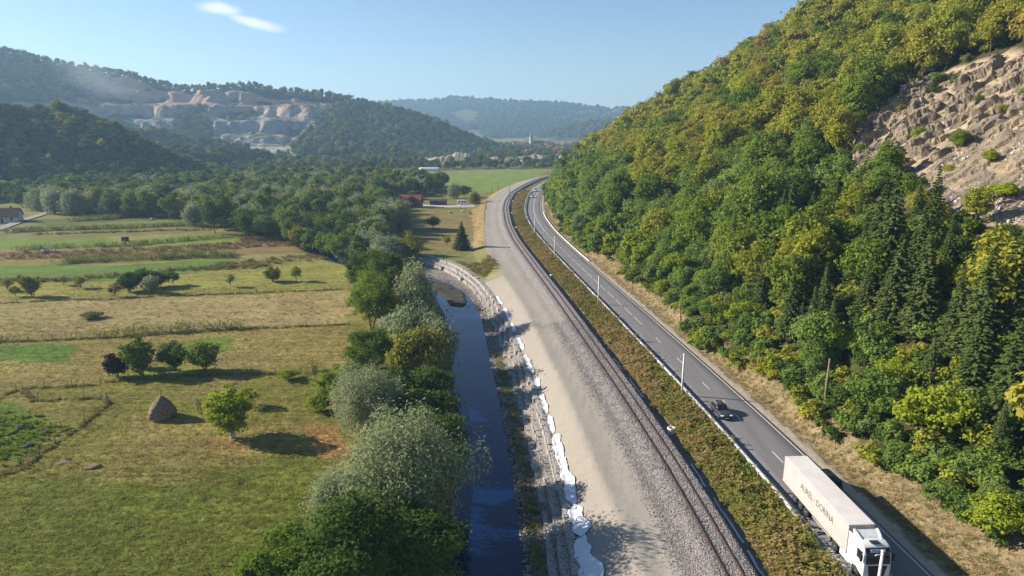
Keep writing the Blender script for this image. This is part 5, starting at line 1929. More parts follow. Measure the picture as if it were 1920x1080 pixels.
# white drain trickle liners lying in the ditch
for i, (a, b_) in enumerate(((52, 60), (61, 70), (72, 78), (99, 108), (112, 118))):
    Yd = np.arange(a, b_, .3)
    X0 = rail_x(Yd) + 3.35 + .12 * fbm(Yd / 1.5, Yd * 0, 950 + i, 2)
    wd = .09 + .07 * vnoise(Yd * 1.3, Yd * 0, 960 + i)
    V = np.stack([np.stack([X0 - wd, Yd, np.full_like(Yd, -.69)], 1), np.stack([X0, Yd, -.63 + .05 * vnoise(Yd * 2, Yd * 0, 3)], 1), np.stack([X0 + wd, Yd, np.full_like(Yd, -.69)], 1)], 1).reshape(-1, 3)
    o = link('ditch_liner', np_mesh('ditch_liner', V, grid_faces(len(Yd), 3), MEMB))
    tag(o, 'ragged white strip of liner lying in the ditch beside the railway', 'plastic strip', 'liner strips in the railway ditch')

# ------------------------------------------------------------------ vehicles
def paint(name, c, rough=.28, metal=0.0):
    if name in MATS:
        return MATS[name]
    m, nd, lk = new_mat(name)
    out = N(nd, 'ShaderNodeOutputMaterial')
    p = N(nd, 'ShaderNodeBsdfPrincipled', Roughness=rough, Metallic=metal)
    p.inputs['Coat Weight'].default_value = .4
    n1 = N(nd, 'ShaderNodeTexNoise', Scale=3.0, Detail=5.0)
    tcn = N(nd, 'ShaderNodeTexCoord')
    lk.new(tcn.outputs['Object'], n1.inputs['Vector'])
    rr_ = N(nd, 'ShaderNodeValToRGB')
    rr_.color_ramp.elements[0].color = (*[x * .86 for x in c], 1)
    rr_.color_ramp.elements[1].color = (*c, 1)
    rr_.color_ramp.elements[0].position = .3
    rr_.color_ramp.elements[1].position = .6
    lk.new(n1.outputs['Fac'], rr_.inputs['Fac']); lk.new(rr_.outputs[0], p.inputs['Base Color']); lk.new(p.outputs[0], out.inputs[0])
    MATS[name] = m
    return m


GLASS = paint('dark_glass', (.012, .015, .020), .06)
BLACK = mat('black_plastic', (.018, .018, .020), .55, .2, 4)
TYRE = mat('tyre_rubber', (.022, .022, .022), .85, .2, 6)
RIM = mat('wheel_rim', (.48, .48, .48), .35, .1, 4, metal=.7)
LAMP = paint('headlamp_glass', (.80, .82, .85), .1)
REDL = paint('tail_lamp', (.35, .02, .015), .15)


def wheel(root, x, y, rad, wid, rim=RIM):
    s_ = 1 if y > 0 else -1
    t_ = MB().lathe([(rad * .62, -wid / 2), (rad * .95, -wid / 2), (rad, -wid * .3), (rad, wid * .3), (rad * .95, wid / 2), (rad * .62, wid / 2)], 20, (x, y, rad), 'y').build('wheel', TYRE, root, True)
    MB().lathe([(rad * .60, -wid * .30), (rad * .60, wid * .40 * 1), (rad * .3, wid * .46), (rad * .12, wid * .52)] if s_ > 0 else [(rad * .12, -wid * .52), (rad * .3, -wid * .46), (rad * .60, -wid * .40), (rad * .60, wid * .30)], 16, (x, y, rad), 'y').build('rim', rim, t_, True)
    return t_


def rr_ring(x, hw, z0, z1, rad=.12, tuck=0.0):
    """rounded rectangle across the vehicle at station x"""
    pts = []
    rad = min(rad, (z1 - z0) * .45, hw * .45)
    for cx, cz_, a0 in ((hw - rad, z1 - rad, 0), (-hw + rad, z1 - rad, 90), (-hw + rad + tuck, z0 + rad, 180), (hw - rad - tuck, z0 + rad, 270)):
        for k_ in range(4):
            a = math.radians(a0 + 30 * k_)
            pts.append((x, cx + rad * math.cos(a), cz_ + rad * math.sin(a)))
    return pts


def car(loc, heading, L_, W_, H_, body, label, name='car', van=False, group=None, cate='car', rails=True):
    root = thing(name, label, cate, loc, heading, group)
    hw = W_ / 2
    f, b_ = L_ / 2, -L_ / 2
    belt = .60 * H_ if not van else .56 * H_
    st = [(b_, .86, .42, belt * .92), (b_ + .10, .95, .30, belt * .99), (b_ + .5, 1, .24, belt * 1.02), (-.2, 1, .22, belt), (f - 1.55, 1, .22, belt * .985), (f - 1.0, .99, .24, belt * .95), (f - .35, .95, .25, belt * .86), (f - .08, .87, .30, belt * .76), (f, .74, .38, belt * .66)]
    MB().loft([rr_ring(x, hw * k_, z0, z1, .16, .06) for x, k_, z0, z1 in st]).build('body', body, root, True)
    r0, r1 = (b_ + .18, f - 1.75) if not van else (b_ + .06, f - 1.5)
    roof_b, roof_f = (b_ + .62, f - 2.35) if not van else (b_ + .16, f - 2.2)
    cab_ = [(r0, .90, belt - .06, belt + .02), ((r0 + roof_b) / 2, .84, belt - .06, (belt + H_) / 2 + .06), (roof_b, .77, belt - .06, H_ - .03), ((roof_b + roof_f) / 2, .78, belt - .06, H_), (roof_f, .77, belt - .06, H_ - .04), (r1 - (r1 - roof_f) * .45, .83, belt - .06, (belt + H_) / 2 + .04), (r1 + .12, .90, belt - .06, belt + .01)]
    MB().loft([rr_ring(x, hw * k_, z0, z1, .13) for x, k_, z0, z1 in cab_]).build('cabin', body, root, True)

    def pane(nm, q, mt=GLASS, th=.0):
        return MB().add(q, [tuple(range(len(q)))]).build(nm, mt, root)
    e = .022
    # windscreen and rear screen follow the cabin's ends, a finger proud of the sheet metal
    def scr(xa, za, ha, xb, zb, hb, dx):
        MB().add([(xa + dx, -ha, za), (xa + dx, ha, za), (xb + dx, hb, zb), (xb + dx, -hb, zb), (xa + dx * .2, -ha, za - .02), (xa + dx * .2, ha, za - .02), (xb + dx * .2, hb, zb - .02), (xb + dx * .2, -hb, zb - .02)],
                 [(0, 1, 2, 3), (4, 7, 6, 5), (0, 4, 5, 1), (2, 6, 7, 3), (1, 5, 6, 2), (0, 3, 7, 4)]).build('windscreen' if dx > 0 else 'rear_window', GLASS, root)
    scr(r1 + .10, belt + .05, hw * .80, roof_f + .10, H_ - .06, hw * .66, .07)
    scr(r0 - .04, belt + .10, hw * .78, roof_b - .10, H_ - .08, hw * .66, -.07)
    for s_ in (-1, 1):
        xs_ = [r1 - .30, roof_f - .05, (r1 + r0) / 2 - .05]
        for (xa, xb, xc, xd) in ((r1 - .22, roof_f - .02, (r0 + r1) / 2 + .05, (r0 + r1) / 2 + .05), ((r0 + r1) / 2 - .03, (r0 + r1) / 2 - .03, roof_b + .15, r0 + .42)):
            q = [(xa, s_ * (hw * .905 + e), belt + .05), (xb, s_ * (hw * .79 + e), H_ - .12), (xc, s_ * (hw * .79 + e), H_ - .12), (xd, s_ * (hw * .905 + e), belt + .05)]
            pane('side_window', q if s_ < 0 else q[::-1])
        MB().box((f - .13, s_ * hw * .66, belt * .74), (.26, .36, .13)).build('headlight', LAMP, root, False, .03)
        MB().box((b_ + .05, s_ * hw * .78, belt * .84), (.10, .26, .20)).build('tail_light', REDL, root, False, .02)
        MB().box((r1 - .18, s_ * (hw + .09), belt + .10), (.12, .20, .14)).build('mirror', body, root, False, .03)
        wheel(root, f - .85, s_ * (hw - .11), .33, .22)
        wheel(root, b_ + .80, s_ * (hw - .11), .33, .22)
        if rails:
            MB().tube([(roof_b + .1, s_ * hw * .70, H_ - .0), (roof_b + .25, s_ * hw * .70, H_ + .05), (roof_f - .25, s_ * hw * .70, H_ + .05), (roof_f - .05, s_ * hw * .70, H_ - .01)], .025, 6).build('roof_rail', GALV, root, True)
    MB().box((f - .01, 0, belt * .52), (.06, hw * 1.05, .20)).build('grille', BLACK, root, False, .02)
    MB().box((f + .02, 0, belt * .40), (.03, .52, .12)).build('number_plate', LAMP, root)
    MB().box((b_ - .02, 0, belt * .62), (.03, .52, .12)).build('number_plate', LAMP, root)
    return root


def on_road(y_, off):
    """point on the carriageway and the bearing of traffic coming towards the near end"""
    t_ = tangents(road_x, np.array([y_]))
    tx0, ty0 = float(t_[0][0]), float(t_[1][0])
    return (float(road_x(y_)) + ty0 * off, y_ - tx0 * off, RZ + .05 - abs(off) * .0135), math.atan2(-ty0, -tx0)


GREYP = paint('grey_car_paint', (.065, .068, .072), .3, .3)
BLKP = paint('black_car_paint', (.010, .011, .013), .2)
WHTP = paint('white_car_paint', (.72, .72, .72), .3)
lc, hd = on_road(90.6, -2.0)
car(lc, hd, 4.35, 1.85, 1.58, GREYP, 'grey estate car with roof rails driving towards the lorry')
lc, hd = on_road(70.6, 2.1)
car(lc, hd + math.pi, 4.9, 1.95, 1.85, BLKP, 'black van in the shadow beside the lorry trailer', 'van', True, None, 'van', False)
lc, hd = on_road(402, -1.9)
car(lc, hd, 4.3, 1.8, 1.5, WHTP, 'white car driving round the bend towards the lorry, ahead of another white car', 'car', False, None, 'car', False)
lc, hd = on_road(440, -1.9)
car(lc, hd, 4.4, 1.85, 1.65, WHTP, 'white car farther round the bend, following the other white car', 'car', False, None, 'car', False)

# --- the lorry
CURT = mat('trailer_curtain', (.40, .365, .355), .55, .06, .6, .02, 1.2)
TROOF = mat('trailer_roof', (.62, .575, .56), .6, .06, .5)
TRIM = mat('trailer_trim', (.46, .44, .43), .5, .1, 2, metal=.2)
CABW = paint('lorry_white', (.66, .66, .66), .3)
INK = mat('dark_lettering', (.075, .072, .075), .6, .1, 4)
lc0 = Vector((32.35, 56.4, RZ + .02)); lc1 = Vector((31.75, 70.0, RZ + .02))
d0 = (lc0 - lc1).normalized()
lorry = thing('articulated_lorry', 'white articulated lorry with lettered curtain-side trailer driving along the road', 'lorry', lc0, math.atan2(d0.y, d0.x))
TL = 13.6
tb = MB().box((-TL / 2, 0, 2.55), (TL, 2.50, 2.82)).build('trailer_box', CURT, lorry, False, .03)
MB().box((-TL / 2, 0, 3.985), (TL - .04, 2.46, .05)).build('trailer_roof', TROOF, lorry, False, .02)
for s_ in (-1, 1):
    MB().box((-TL / 2, s_ * 1.262, 3.93), (TL, .035, .09)).build('roof_edge', TRIM, lorry)
    MB().box((-TL / 2, s_ * 1.262, 1.16), (TL, .035, .16)).build('side_rail', TRIM, lorry)
    for q in range(13):
        MB().box((-.6 - q * 1.03, s_ * 1.262, 1.30), (.05, .03, .26)).build('curtain_strap', TRIM, lorry)
    MB().box((-5.0, s_ * 1.12, .72), (3.6, .04, .10)).build('side_guard', TRIM, lorry)
    MB().box((-5.0, s_ * 1.12, .98), (3.6, .04, .10)).build('side_guard', TRIM, lorry)
    for x_ in (-7.95, -9.25, -10.55):
        wheel(lorry, x_, s_ * 1.06, .52, .36)
        MB().box((x_, s_ * 1.06, 1.075), (.95, .36, .03)).build('mudguard', BLACK, lorry)
    MB().box((-3.3, s_ * .85, .62), (.14, .14, .9)).build('landing_leg', BLACK, lorry)
    MB().box((-13.62, s_ * .95, .95), (.08, .45, .16)).build('tail_light', REDL, lorry)
MB().box((.012, 0, 2.55), (.05, 2.5, 2.82)).build('front_wall', TRIM, lorry, False, .02)
MB().box((-TL / 2 - .4, 0, .95), (TL - 2, 1.0, .22)).build('chassis', BLACK, lorry)
MB().box((-.55, 0, .72), (5.4, .9, .26)).build('tractor_frame', BLACK, lorry)
for s_ in (-1, 1):
    wheel(lorry, -1.95, s_ * 1.0, .52, .55)
    wheel(lorry, 1.75, s_ * 1.08, .52, .34)
    MB().box((-1.95, s_ * 1.0, 1.10), (1.25, .56, .04)).build('mudguard', BLACK, lorry)
    MB().box((-.25, s_ * 1.02, .72), (1.7, .42, .62)).build('fuel_tank' if s_ < 0 else 'side_locker', CABW, lorry, False, .08)
    MB().box((.58, s_ * 1.17, 2.05), (1.0, .06, 2.9), 0).build('side_fairing', CABW, lorry, False, .03)
# cab: stations from back to front
cab_ = [(.62, 1.20, .95, 3.55), (1.0, 1.24, .80, 3.62), (1.9, 1.25, .80, 3.60), (2.35, 1.25, .70, 3.52), (2.62, 1.24, .62, 3.30), (2.86, 1.22, .52, 2.75), (2.96, 1.20, .46, 1.9), (2.94, 1.16, .42, 1.2)]
MB().loft([rr_ring(x, k_, z0, z1, .16) for x, k_, z0, z1 in cab_]).build('cab', CABW, lorry, True)
# roof deflector, hollowed on top
b_ = MB()
rings = []
for x_, hw_, z_ in ((.60, 1.16, 4.02), (.85, 1.15, 3.98), (1.35, 1.08, 3.80), (1.75, .98, 3.60)):
    rings.append([(x_, -hw_, 3.50), (x_, -hw_, z_), (x_, -hw_ + .12, z_ + .02), (x_, -hw_ + .26, z_ - .10), (x_, hw_ - .26, z_ - .10), (x_, hw_ - .12, z_ + .02), (x_, hw_, z_), (x_, hw_, 3.50)])
b_.loft(rings).build('roof_deflector', CABW, lorry)
PALEB = paint('deflector_panel', (.62, .67, .70), .35)
MB().add([(.64, -.82, 3.955), (.64, .82, 3.955), (1.72, .66, 3.535), (1.72, -.66, 3.535)], [(0, 3, 2, 1)]).build('deflector_panel', PALEB, lorry)
MB().box((2.12, 0, 3.615), (.50, .80, .06)).build('roof_hatch', GLASS, lorry, False, .02)
# windscreen follows the front of the cab
MB().add([(3.03, -1.10, 1.98), (3.03, 1.10, 1.98), (2.93, 1.08, 2.75), (2.93, -1.08, 2.75), (2.78, 1.04, 3.05), (2.78, -1.04, 3.05), (2.66, -1.02, 1.98), (2.66, 1.02, 1.98)], [(0, 1, 2, 3), (3, 2, 4, 5), (0, 6, 7, 1), (0, 3, 5, 6), (1, 7, 4, 2)]).build('windscreen', GLASS, lorry)
vis = MB().add([(2.86, -1.12, 3.02), (2.86, 1.12, 3.02), (2.72, 1.10, 3.36), (2.72, -1.10, 3.36), (2.56, -1.1, 3.02), (2.56, 1.1, 3.02), (2.5, 1.1, 3.36), (2.5, -1.1, 3.36)], [(0, 1, 2, 3), (0, 4, 5, 1), (3, 2, 6, 7), (0, 3, 7, 4), (1, 5, 6, 2)]).build('sun_visor', BLACK, lorry)
SIGN = mat('sign_board', (.62, .66, .78), .5, .05, 2)
NAVY = mat('sign_lettering', (.02, .03, .14), .5, .05, 2)


def lettering(txt, size, mtx, mt, name, parent, depth=.004, sx=1.0):
    cu = bpy.data.curves.new('lettering', 'FONT')
    cu.body = txt
    cu.size = size
    cu.extrude = depth
    cu.align_x = 'CENTER'
    cu.align_y = 'CENTER'
    cu.resolution_u = 3
    to = bpy.data.objects.new('lettering', cu)
    C.objects.link(to)
    bpy.context.view_layer.update()
    me_ = bpy.data.meshes.new_from_object(to.evaluated_get(bpy.context.evaluated_depsgraph_get()))
    bpy.data.objects.remove(to)
    me_.materials.clear()
    me_.materials.append(mt)
    me_.transform(mtx @ Matrix.Diagonal((sx, 1, 1, 1)))
    return link(name, me_, parent)


# frame on the visor: text x runs along +y of the lorry when seen from the front
tl = math.atan2(.14, .34)
vm = Matrix.Translation((2.815, -.02, 3.19)) @ Matrix.Rotation(-tl, 4, 'Y') @ Matrix(((0, 0, 1, 0), (1, 0, 0, 0), (0, 1, 0, 0), (0, 0, 0, 1)))
sb = MB().box((0, 0, 0), (1.32, .26, .03)).mesh('name_board', SIGN)
sb.transform(vm)
nbo = link('name_board', sb, lorry)
lettering('Mauritza', .25, vm @ Matrix.Translation((-.10, 0, .022)), NAVY, 'lettering', nbo)
# lettering on the river side of the trailer (lorry faces the near end: its right flank is towards the river)
side = -1
sm_ = Matrix.Translation((-6.05, side * 1.258, 2.72)) @ Matrix(((1, 0, 0, 0), (0, 0, -1, 0), (0, 1, 0, 0), (0, 0, 0, 1)))
lettering('AUREL · DORINA', .98, sm_, INK, 'lettering', tb, .004, .92)
MB().box((-4.2, side * 1.256, 2.22), (1.9, .004, .05)).build('red_underline', mat('faded_red', (.55, .32, .30), .6, .05, 2), tb)
# cab front details
MB().add([(3.02, -.86, 1.78), (3.02, .86, 1.78), (3.0, .62, .62), (3.0, -.62, .62), (2.7, -.86, 1.78), (2.7, .86, 1.78), (2.7, .62, .62), (2.7, -.62, .62)], [(0, 3, 2, 1), (0, 1, 5, 4), (1, 2, 6, 5), (2, 3, 7, 6), (3, 0, 4, 7)]).build('grille', BLACK, lorry)
MB().box((2.92, 0, .50), (.24, 2.40, .36)).build('bumper', CABW, lorry, False, .06)
for s_ in (-1, 1):
    MB().box((2.90, s_ * .98, .88), (.16, .34, .24)).build('headlight', LAMP, lorry, False, .04)
    ma = MB().tube([(2.55, s_ * 1.20, 2.95), (2.80, s_ * 1.42, 2.92), (2.80, s_ * 1.45, 2.1)], .03, 6).build('mirror_arm', BLACK, lorry, True)
    MB().box((2.78, s_ * 1.46, 2.50), (.14, .24, .66)).build('mirror', BLACK, lorry, False, .04)
    q = [(2.60, s_ * 1.262, 2.02), (2.50, s_ * 1.255, 2.92), (1.75, s_ * 1.262, 2.92), (1.75, s_ * 1.262, 2.02)]
    MB().add(q if s_ < 0 else q[::-1], [(0, 1, 2, 3)]).build('side_window', GLASS, lorry)
    MB().box((1.68, s_ * 1.258, 1.9), (.02, .02, 2.0)).build('door_seam', TRIM, lorry)
    MB().box((2.0, s_ * 1.262, 1.55), (.22, .03, .05)).build('door_handle', BLACK, lorry)
    MB().lathe([(.62, -.02), (.62, .02)], 20, (1.75, s_ * 1.20, .56), 'y').build('wheel_arch', BLACK, lorry)
MB().tube([(3.05, -.6, 2.05), (3.02, -.15, 2.35)], .018, 5).build('wiper', BLACK, lorry)
MB().tube([(3.05, .3, 2.05), (3.02, .75, 2.35)], .018, 5).build('wiper', BLACK, lorry)

# ------------------------------------------------------------------ meadow: haystack, fences, bales
STRAWM = mat('old_hay', (.205, .155, .095), .95, .3, 3.0, .10, 16, col2=(.115, .085, .055))
g = at_px(304, 782)
hs_ = thing('haystack', 'cone-shaped haystack with a pole through its top in the meadow', 'haystack', (g[0], g[1], g[2] - .1))
prof = [(1.72, 0), (1.84, .35), (1.86, .8), (1.74, 1.3), (1.5, 1.85), (1.2, 2.35), (.82, 2.8), (.45, 3.15), (.14, 3.35)]
V, Q = [], []
nseg = 40
pr_z = np.linspace(0, 3.35, 26)
pr_r = np.interp(pr_z, [q[1] for q in prof], [q[0] for q in prof])
for z_, r_ in zip(pr_z, pr_r):
    for k_ in range(nseg):
        a = 2 * math.pi * k_ / nseg
        rr2 = r_ * (1 + .05 * math.sin(3 * a + z_) + .04 * math.sin(7 * a - 2 * z_) + random.uniform(-.03, .03))
        V.append((rr2 * math.cos(a) + .06 * z_, rr2 * math.sin(a), z_ + random.uniform(-.03, .03)))
for i in range(len(pr_z) - 1):
    for k_ in range(nseg):
        Q.append((i * nseg + k_, i * nseg + (k_ + 1) % nseg, (i + 1) * nseg + (k_ + 1) % nseg, (i + 1) * nseg + k_))
link('hay', np_mesh('hay', np.array(V), np.array(Q), STRAWM, True), hs_)
MB().tube([(.1, 0, .2), (.2, 0, 3.2), (.22, 0, 4.6)], [.06, .05, .03], 7).build('pole', WOOD, hs_, True)
hx = [tuft_mesh(120, 24, .5, .35, .03, 'drygrass')]
a = np.random.default_rng(3).uniform(0, 6.28, 90)
MB().lathe([(.16, 0), (.2, .05), (.1, .15)], 10, (.2, 0, 3.3)).build('hay_cap', PALE, hs_, True)


def fence(px, label, gap, h, wires=2, z=FIELD_Z, tall=.35):
    pts = [at_px(u, v) for u, v in px]
    P2 = np.array(pts)[:, :2]
    sg = np.concatenate([[0], np.cumsum(np.hypot(*np.diff(P2, axis=0).T))])
    g0 = pts[0]
    root = thing('wire_fence', label, 'fence', (g0[0], g0[1], g0[2]))
    inv = Matrix.Translation(g0).inverted()
    pm_ = [MB().tube([(0, 0, -.3), (.02 * i, .02, h * .6), (.05 * (i - 1), 0, h + .06 * i)], [.06, .055, .045], 6).mesh('post', WOOD, True) for i in range(3)]
    n = max(2, int(sg[-1] / gap))
    tops = []
    for i in range(n + 1):
        s_ = sg[-1] * i / n
        x, y = float(np.interp(s_, sg, P2[:, 0])), float(np.interp(s_, sg, P2[:, 1]))
        zz_ = hz(x, y)
        o = link('post', pm_[i % 3], root, 0, (x, y, zz_), random.uniform(0, 6.28))
        o.matrix_parent_inverse = inv
        tops.append((x, y, zz_))
    for wv in range(wires):
        o = MB().tube([(x, y, zz_ + h * (.45 + .45 * wv / max(1, wires - 1))) for x, y, zz_ in tops], .012, 4).build('wire', GREYW, root)
        o.matrix_parent_inverse = inv
    return P2


F1 = [(-40, 570), (90, 565), (213, 562), (300, 555), (400, 551), (640, 543)]
F2 = [(-40, 645), (133, 637), (213, 634), (330, 626), (460, 617), (655, 609)]
F3 = [(-10, 752), (17, 738), (43, 730), (133, 725), (187, 720), (253, 709), (340, 704), (427, 702), (520, 702), (610, 697)]
F4 = [(43, 733), (62, 752), (130, 749), (186, 746), (205, 756), (151, 801), (88, 844), (39, 883), (-10, 892)]
fence(F1, 'wire fence on thin posts between the straw field and the far orchard', 4.2, 1.3)
fence(F2, 'wire fence on thin posts behind the maize rows', 4.2, 1.3)
fence(F3, 'wire fence on thin posts along the orchard row behind the haystack', 4.0, 1.35)
fence(F4, 'wire fence on crooked posts round the green corner of the meadow', 3.2, 1.35)
r = np.random.default_rng(71)
fg = [tuft_mesh(130, 14, .45, .3, .05, 'drygrass', 1), tuft_mesh(131, 14, .4, .3, .05, 'weed', 2), tuft_mesh(132, 14, .4, .3, .05, 'grass', 2)]
for px, lb in ((F1, 'long dry grass under the fence between straw field and far orchard'), (F2, 'long dry grass under the fence behind the maize'), (F3, 'long dry grass under the fence behind the haystack'), (F4, 'long dry grass under the fence round the green corner')):
    x, y = along(px, .9, 5.5, r)
    mass('fence_grass', x, y, fg, r.uniform(.6, 1.15, len(x)), lb, 'grass', r, [.4, .4, .2])
# stout corner post with a strut
g = at_px(205, 757)
cp_ = thing('corner_post', 'leaning wooden corner post with a strut at the fenced corner', 'post', g)
MB().tube([(0, 0, -.3), (-.5, .1, 1.7)], [.09, .07], 7).build('post', WOOD, cp_, True)
MB().tube([(.5, 0, -.2), (-.3, .1, 1.3)], [.06, .05], 7).build('strut', WOOD, cp_, True)
# hay windrow at the fence corner
for i, (u, v, s_, lb) in enumerate(((172, 877, 1.3, 'small dark heap of mown hay near the fenced corner'), (120, 868, 1.0, 'flat dark heap of mown hay against the fence of the green corner'))):
    g = at_px(u, v)
    o = link('hay_heap', stone_mesh(140 + i, STRAWM, 3), None, 0, (g[0], g[1], g[2] + .05), .3)
    o.scale = (s_ * 1.8, s_, s_ * .7)
    tag(o, lb, 'hay heap')
HEAP = mat('dark_mulch', (.045, .042, .038), .9, .3, 3, .06, 9)
for i, (u, v, s_, lb) in enumerate(((40, 803, 1.9, 'dark covered mound deepest inside the fenced green corner'), (86, 812, 1.5, 'dark covered mound nearest the fence in the green corner'), (53, 838, 2.0, 'dark covered mound at the low end of the green corner'))):
    g = at_px(u, v)
    rt = thing('covered_mound', lb, 'mound', (g[0], g[1], g[2] + .1), .4 * i)
    o = link('cover', stone_mesh(150 + i, HEAP, 3), rt)
    o.scale = (s_, s_ * .8, s_ * .55)
    o = link('stone_rim', stone_mesh(155 + i, PALE, 2), rt)
    o.scale = (s_ * .9, s_ * .9, s_ * .25)
    o.location = (0, -.15, -.12)
BALE = mat('dark_bale', (.035, .033, .030), .8, .3, 3, .04, 12)
g = at_px(235, 452)
bl_ = thing('wrapped_bale', 'dark rectangular bale standing alone in the far green field', 'bale', g, .05)
MB().box((0, 0, .8), (2.2, 1.4, 1.6)).build('bale', BALE, bl_, False, .15)
for q in (-.6, .0, .6):
    MB().box((q, 0, .8), (.06, 1.44, 1.64)).build('strap', GREYW, bl_)
g = at_px(286, 412)
o = link('field_stone', stone_mesh(161, PALE, 3), None, 0, (g[0], g[1], g[2] + .4), 0)
o.scale = (2.6, 2.0, 1.8)
tag(o, 'single pale boulder at the shaded far end of the fields', 'boulder')
g = at_px(92, 474)
rt = thing('rubble_pile', 'low pile of grey rubble in the brown weeds', 'rubble pile', g)
for q in range(14):
    o = link('stone', SM[(1, 4)[q % 2]], rt, 0, (random.uniform(-2.2, 2.2), random.uniform(-.9, .9), random.uniform(.2, .9)), random.uniform(0, 6))
    k_ = random.uniform(.9, 1.7)
    o.scale = (k_, k_, k_ * .8)

# ------------------------------------------------------------------ buildings
REDR = mat('red_metal_roof', (.20, .050, .050), .55, .12, 2)
TILE = mat('clay_tile_roof', (.34, .125, .07), .85, .25, 1.5, .05, 5)
BROWNR = mat('brown_tile_roof', (.16, .075, .055), .85, .25, 1.5, .05, 5)
WALLB = mat('timber_wall', (.13, .075, .045), .85, .2, 3)
WALLW = mat('white_render', (.62, .59, .54), .85, .12, .8)
WALLC = mat('cream_render', (.60, .50, .36), .85, .12, .8)


def gable(b, L_, W_, z0, zr, over=.5, th=.16):
    """two roof slabs with a real thickness, ridge along x"""
    for s_ in (-1, 1):
        y0, y1 = 0, s_ * (W_ / 2 + over)
        zl = z0 - over * (zr - z0) / (W_ / 2)
        q = [(-L_ / 2 - over, y0, zr), (L_ / 2 + over, y0, zr), (L_ / 2 + over, y1, zl), (-L_ / 2 - over, y1, zl)]
        q += [(x, y, z - th) for x, y, z in q]
        f = [(0, 1, 2, 3), (4, 7, 6, 5), (0, 4, 5, 1), (1, 5, 6, 2), (2, 6, 7, 3), (3, 7, 4, 0)]
        b.add(q, f if s_ < 0 else [t[::-1] for t in f])
    return b


def house(loc, rz, L_, W_, hw, hr, wallm, roofm, label, name='house', group=None, nwin=3, chimney=True, detail=True):
    root = thing(name, label, 'house', loc, rz, group)
    b_ = MB().box((0, 0, hw / 2 - .3), (L_, W_, hw + .6))
    for s_ in (-1, 1):
        b_.add([(s_ * L_ / 2, -W_ / 2, hw), (s_ * L_ / 2, W_ / 2, hw), (s_ * L_ / 2, 0, hr - .2)], [(0, 1, 2) if s_ > 0 else (2, 1, 0)])
    b_.build('wall', wallm, root)
    rf = gable(MB(), L_, W_, hw, hr).build('roof', roofm, root)
    if chimney:
        MB().box((L_ * .22, W_ * .12, hr + .1), (.6, .6, 1.3)).build('chimney', BROWNR, rf)
    if detail:
        for s_ in (-1, 1):
            for q in range(nwin):
                x_ = (q - (nwin - 1) / 2) * L_ / (nwin + .3)
                if s_ < 0 and q == nwin // 2:
                    MB().box((x_, s_ * (W_ / 2 + .02), 1.05), (1.0, .06, 2.1)).build('door', WALLB, root)
                    continue
                wn_ = MB().box((x_, s_ * (W_ / 2 + .02), hw * .55), (1.2, .08, 1.3)).build('window', GLASS, root)
                MB().box((x_, s_ * (W_ / 2 + .06), hw * .55 - .7), (1.4, .14, .08)).build('sill', WALLW, wn_)
    return root


g = at_px(770, 388)
h1 = house((g[0], g[1], g[2]), -.08, 11.5, 8.5, 2.8, 6.6, WALLB, REDR, 'timber house with a dark red metal roof and dormer beside the paddock')
gd_ = gable(MB(), 3.4, 3.2, 4.6, 6.0, .3)
me_ = gd_.mesh('dormer_roof', REDR)
me_.transform(Matrix.Translation((1.2, -2.9, 0)) @ Matrix.Rotation(math.pi / 2, 4, 'Z'))
dr_ = link('dormer', me_, h1)
MB().box((1.2, -3.6, 4.2), (2.8, 1.6, 1.2)).build('dormer_wall', WALLB, dr_)
MB().box((-6.8, -2.6, 2.6), (4.0, 4.6, .14)).build('porch_roof', BROWNR, h1)
for q in (-8.5, -5.2):
    MB().box((q, -4.6, 1.2), (.16, .16, 2.7)).build('porch_post', WALLB, h1)
g = at_px(822, 384)
s1 = thing('shed', 'long low dark shed between the red-roofed house and the caravan', 'shed', g, -.05)
MB().box((0, 0, 1.2), (9, 4, 2.6)).build('wall', WALLB, s1)
MB().add([(-4.9, -2.5, 2.5), (4.9, -2.5, 2.5), (4.9, 2.5, 3.1), (-4.9, 2.5, 3.1), (-4.9, -2.5, 2.38), (4.9, -2.5, 2.38), (4.9, 2.5, 2.98), (-4.9, 2.5, 2.98)], [(0, 1, 2, 3), (4, 7, 6, 5), (0, 4, 5, 1), (1, 5, 6, 2), (2, 6, 7, 3), (3, 7, 4, 0)]).build('roof', BALE, s1)
MB().box((-1, -2.03, 1.0), (1.6, .06, 2.0)).build('door', BALE, s1)
# caravan
g = at_px(866, 384)
cv = thing('caravan', 'white caravan parked beside the gravel track behind the paddock', 'caravan', g, .1)
rings = []
for y_ in (-1.1, -1.05, 1.05, 1.1):
    k_ = .96 if abs(y_) > 1.08 else 1.0
    rings.append([(x * k_, y_, 1.5 + (z - 1.5) * k_) for x, z in ((-2.6, .5), (-2.75, 1.3), (-2.45, 2.3), (-1.9, 2.65), (1.9, 2.65), (2.5, 2.2), (2.75, 1.2), (2.6, .5))])
MB().loft(rings).build('body', WHTP, cv)
for x_ in (-1.5, .3, 1.6):
    MB().box((x_, -1.12, 1.75), (1.0, .05, .6)).build('window', GLASS, cv)
MB().box((2.62, 0, 1.8), (.08, 1.5, .6)).build('window', GLASS, cv)
for s_ in (-1, 1):
    wheel(cv, 0, s_ * .95, .34, .2)
MB().tube([(2.6, 0, .45), (3.7, 0, .45)], .06, 6).build('tow_bar', BLACK, cv)
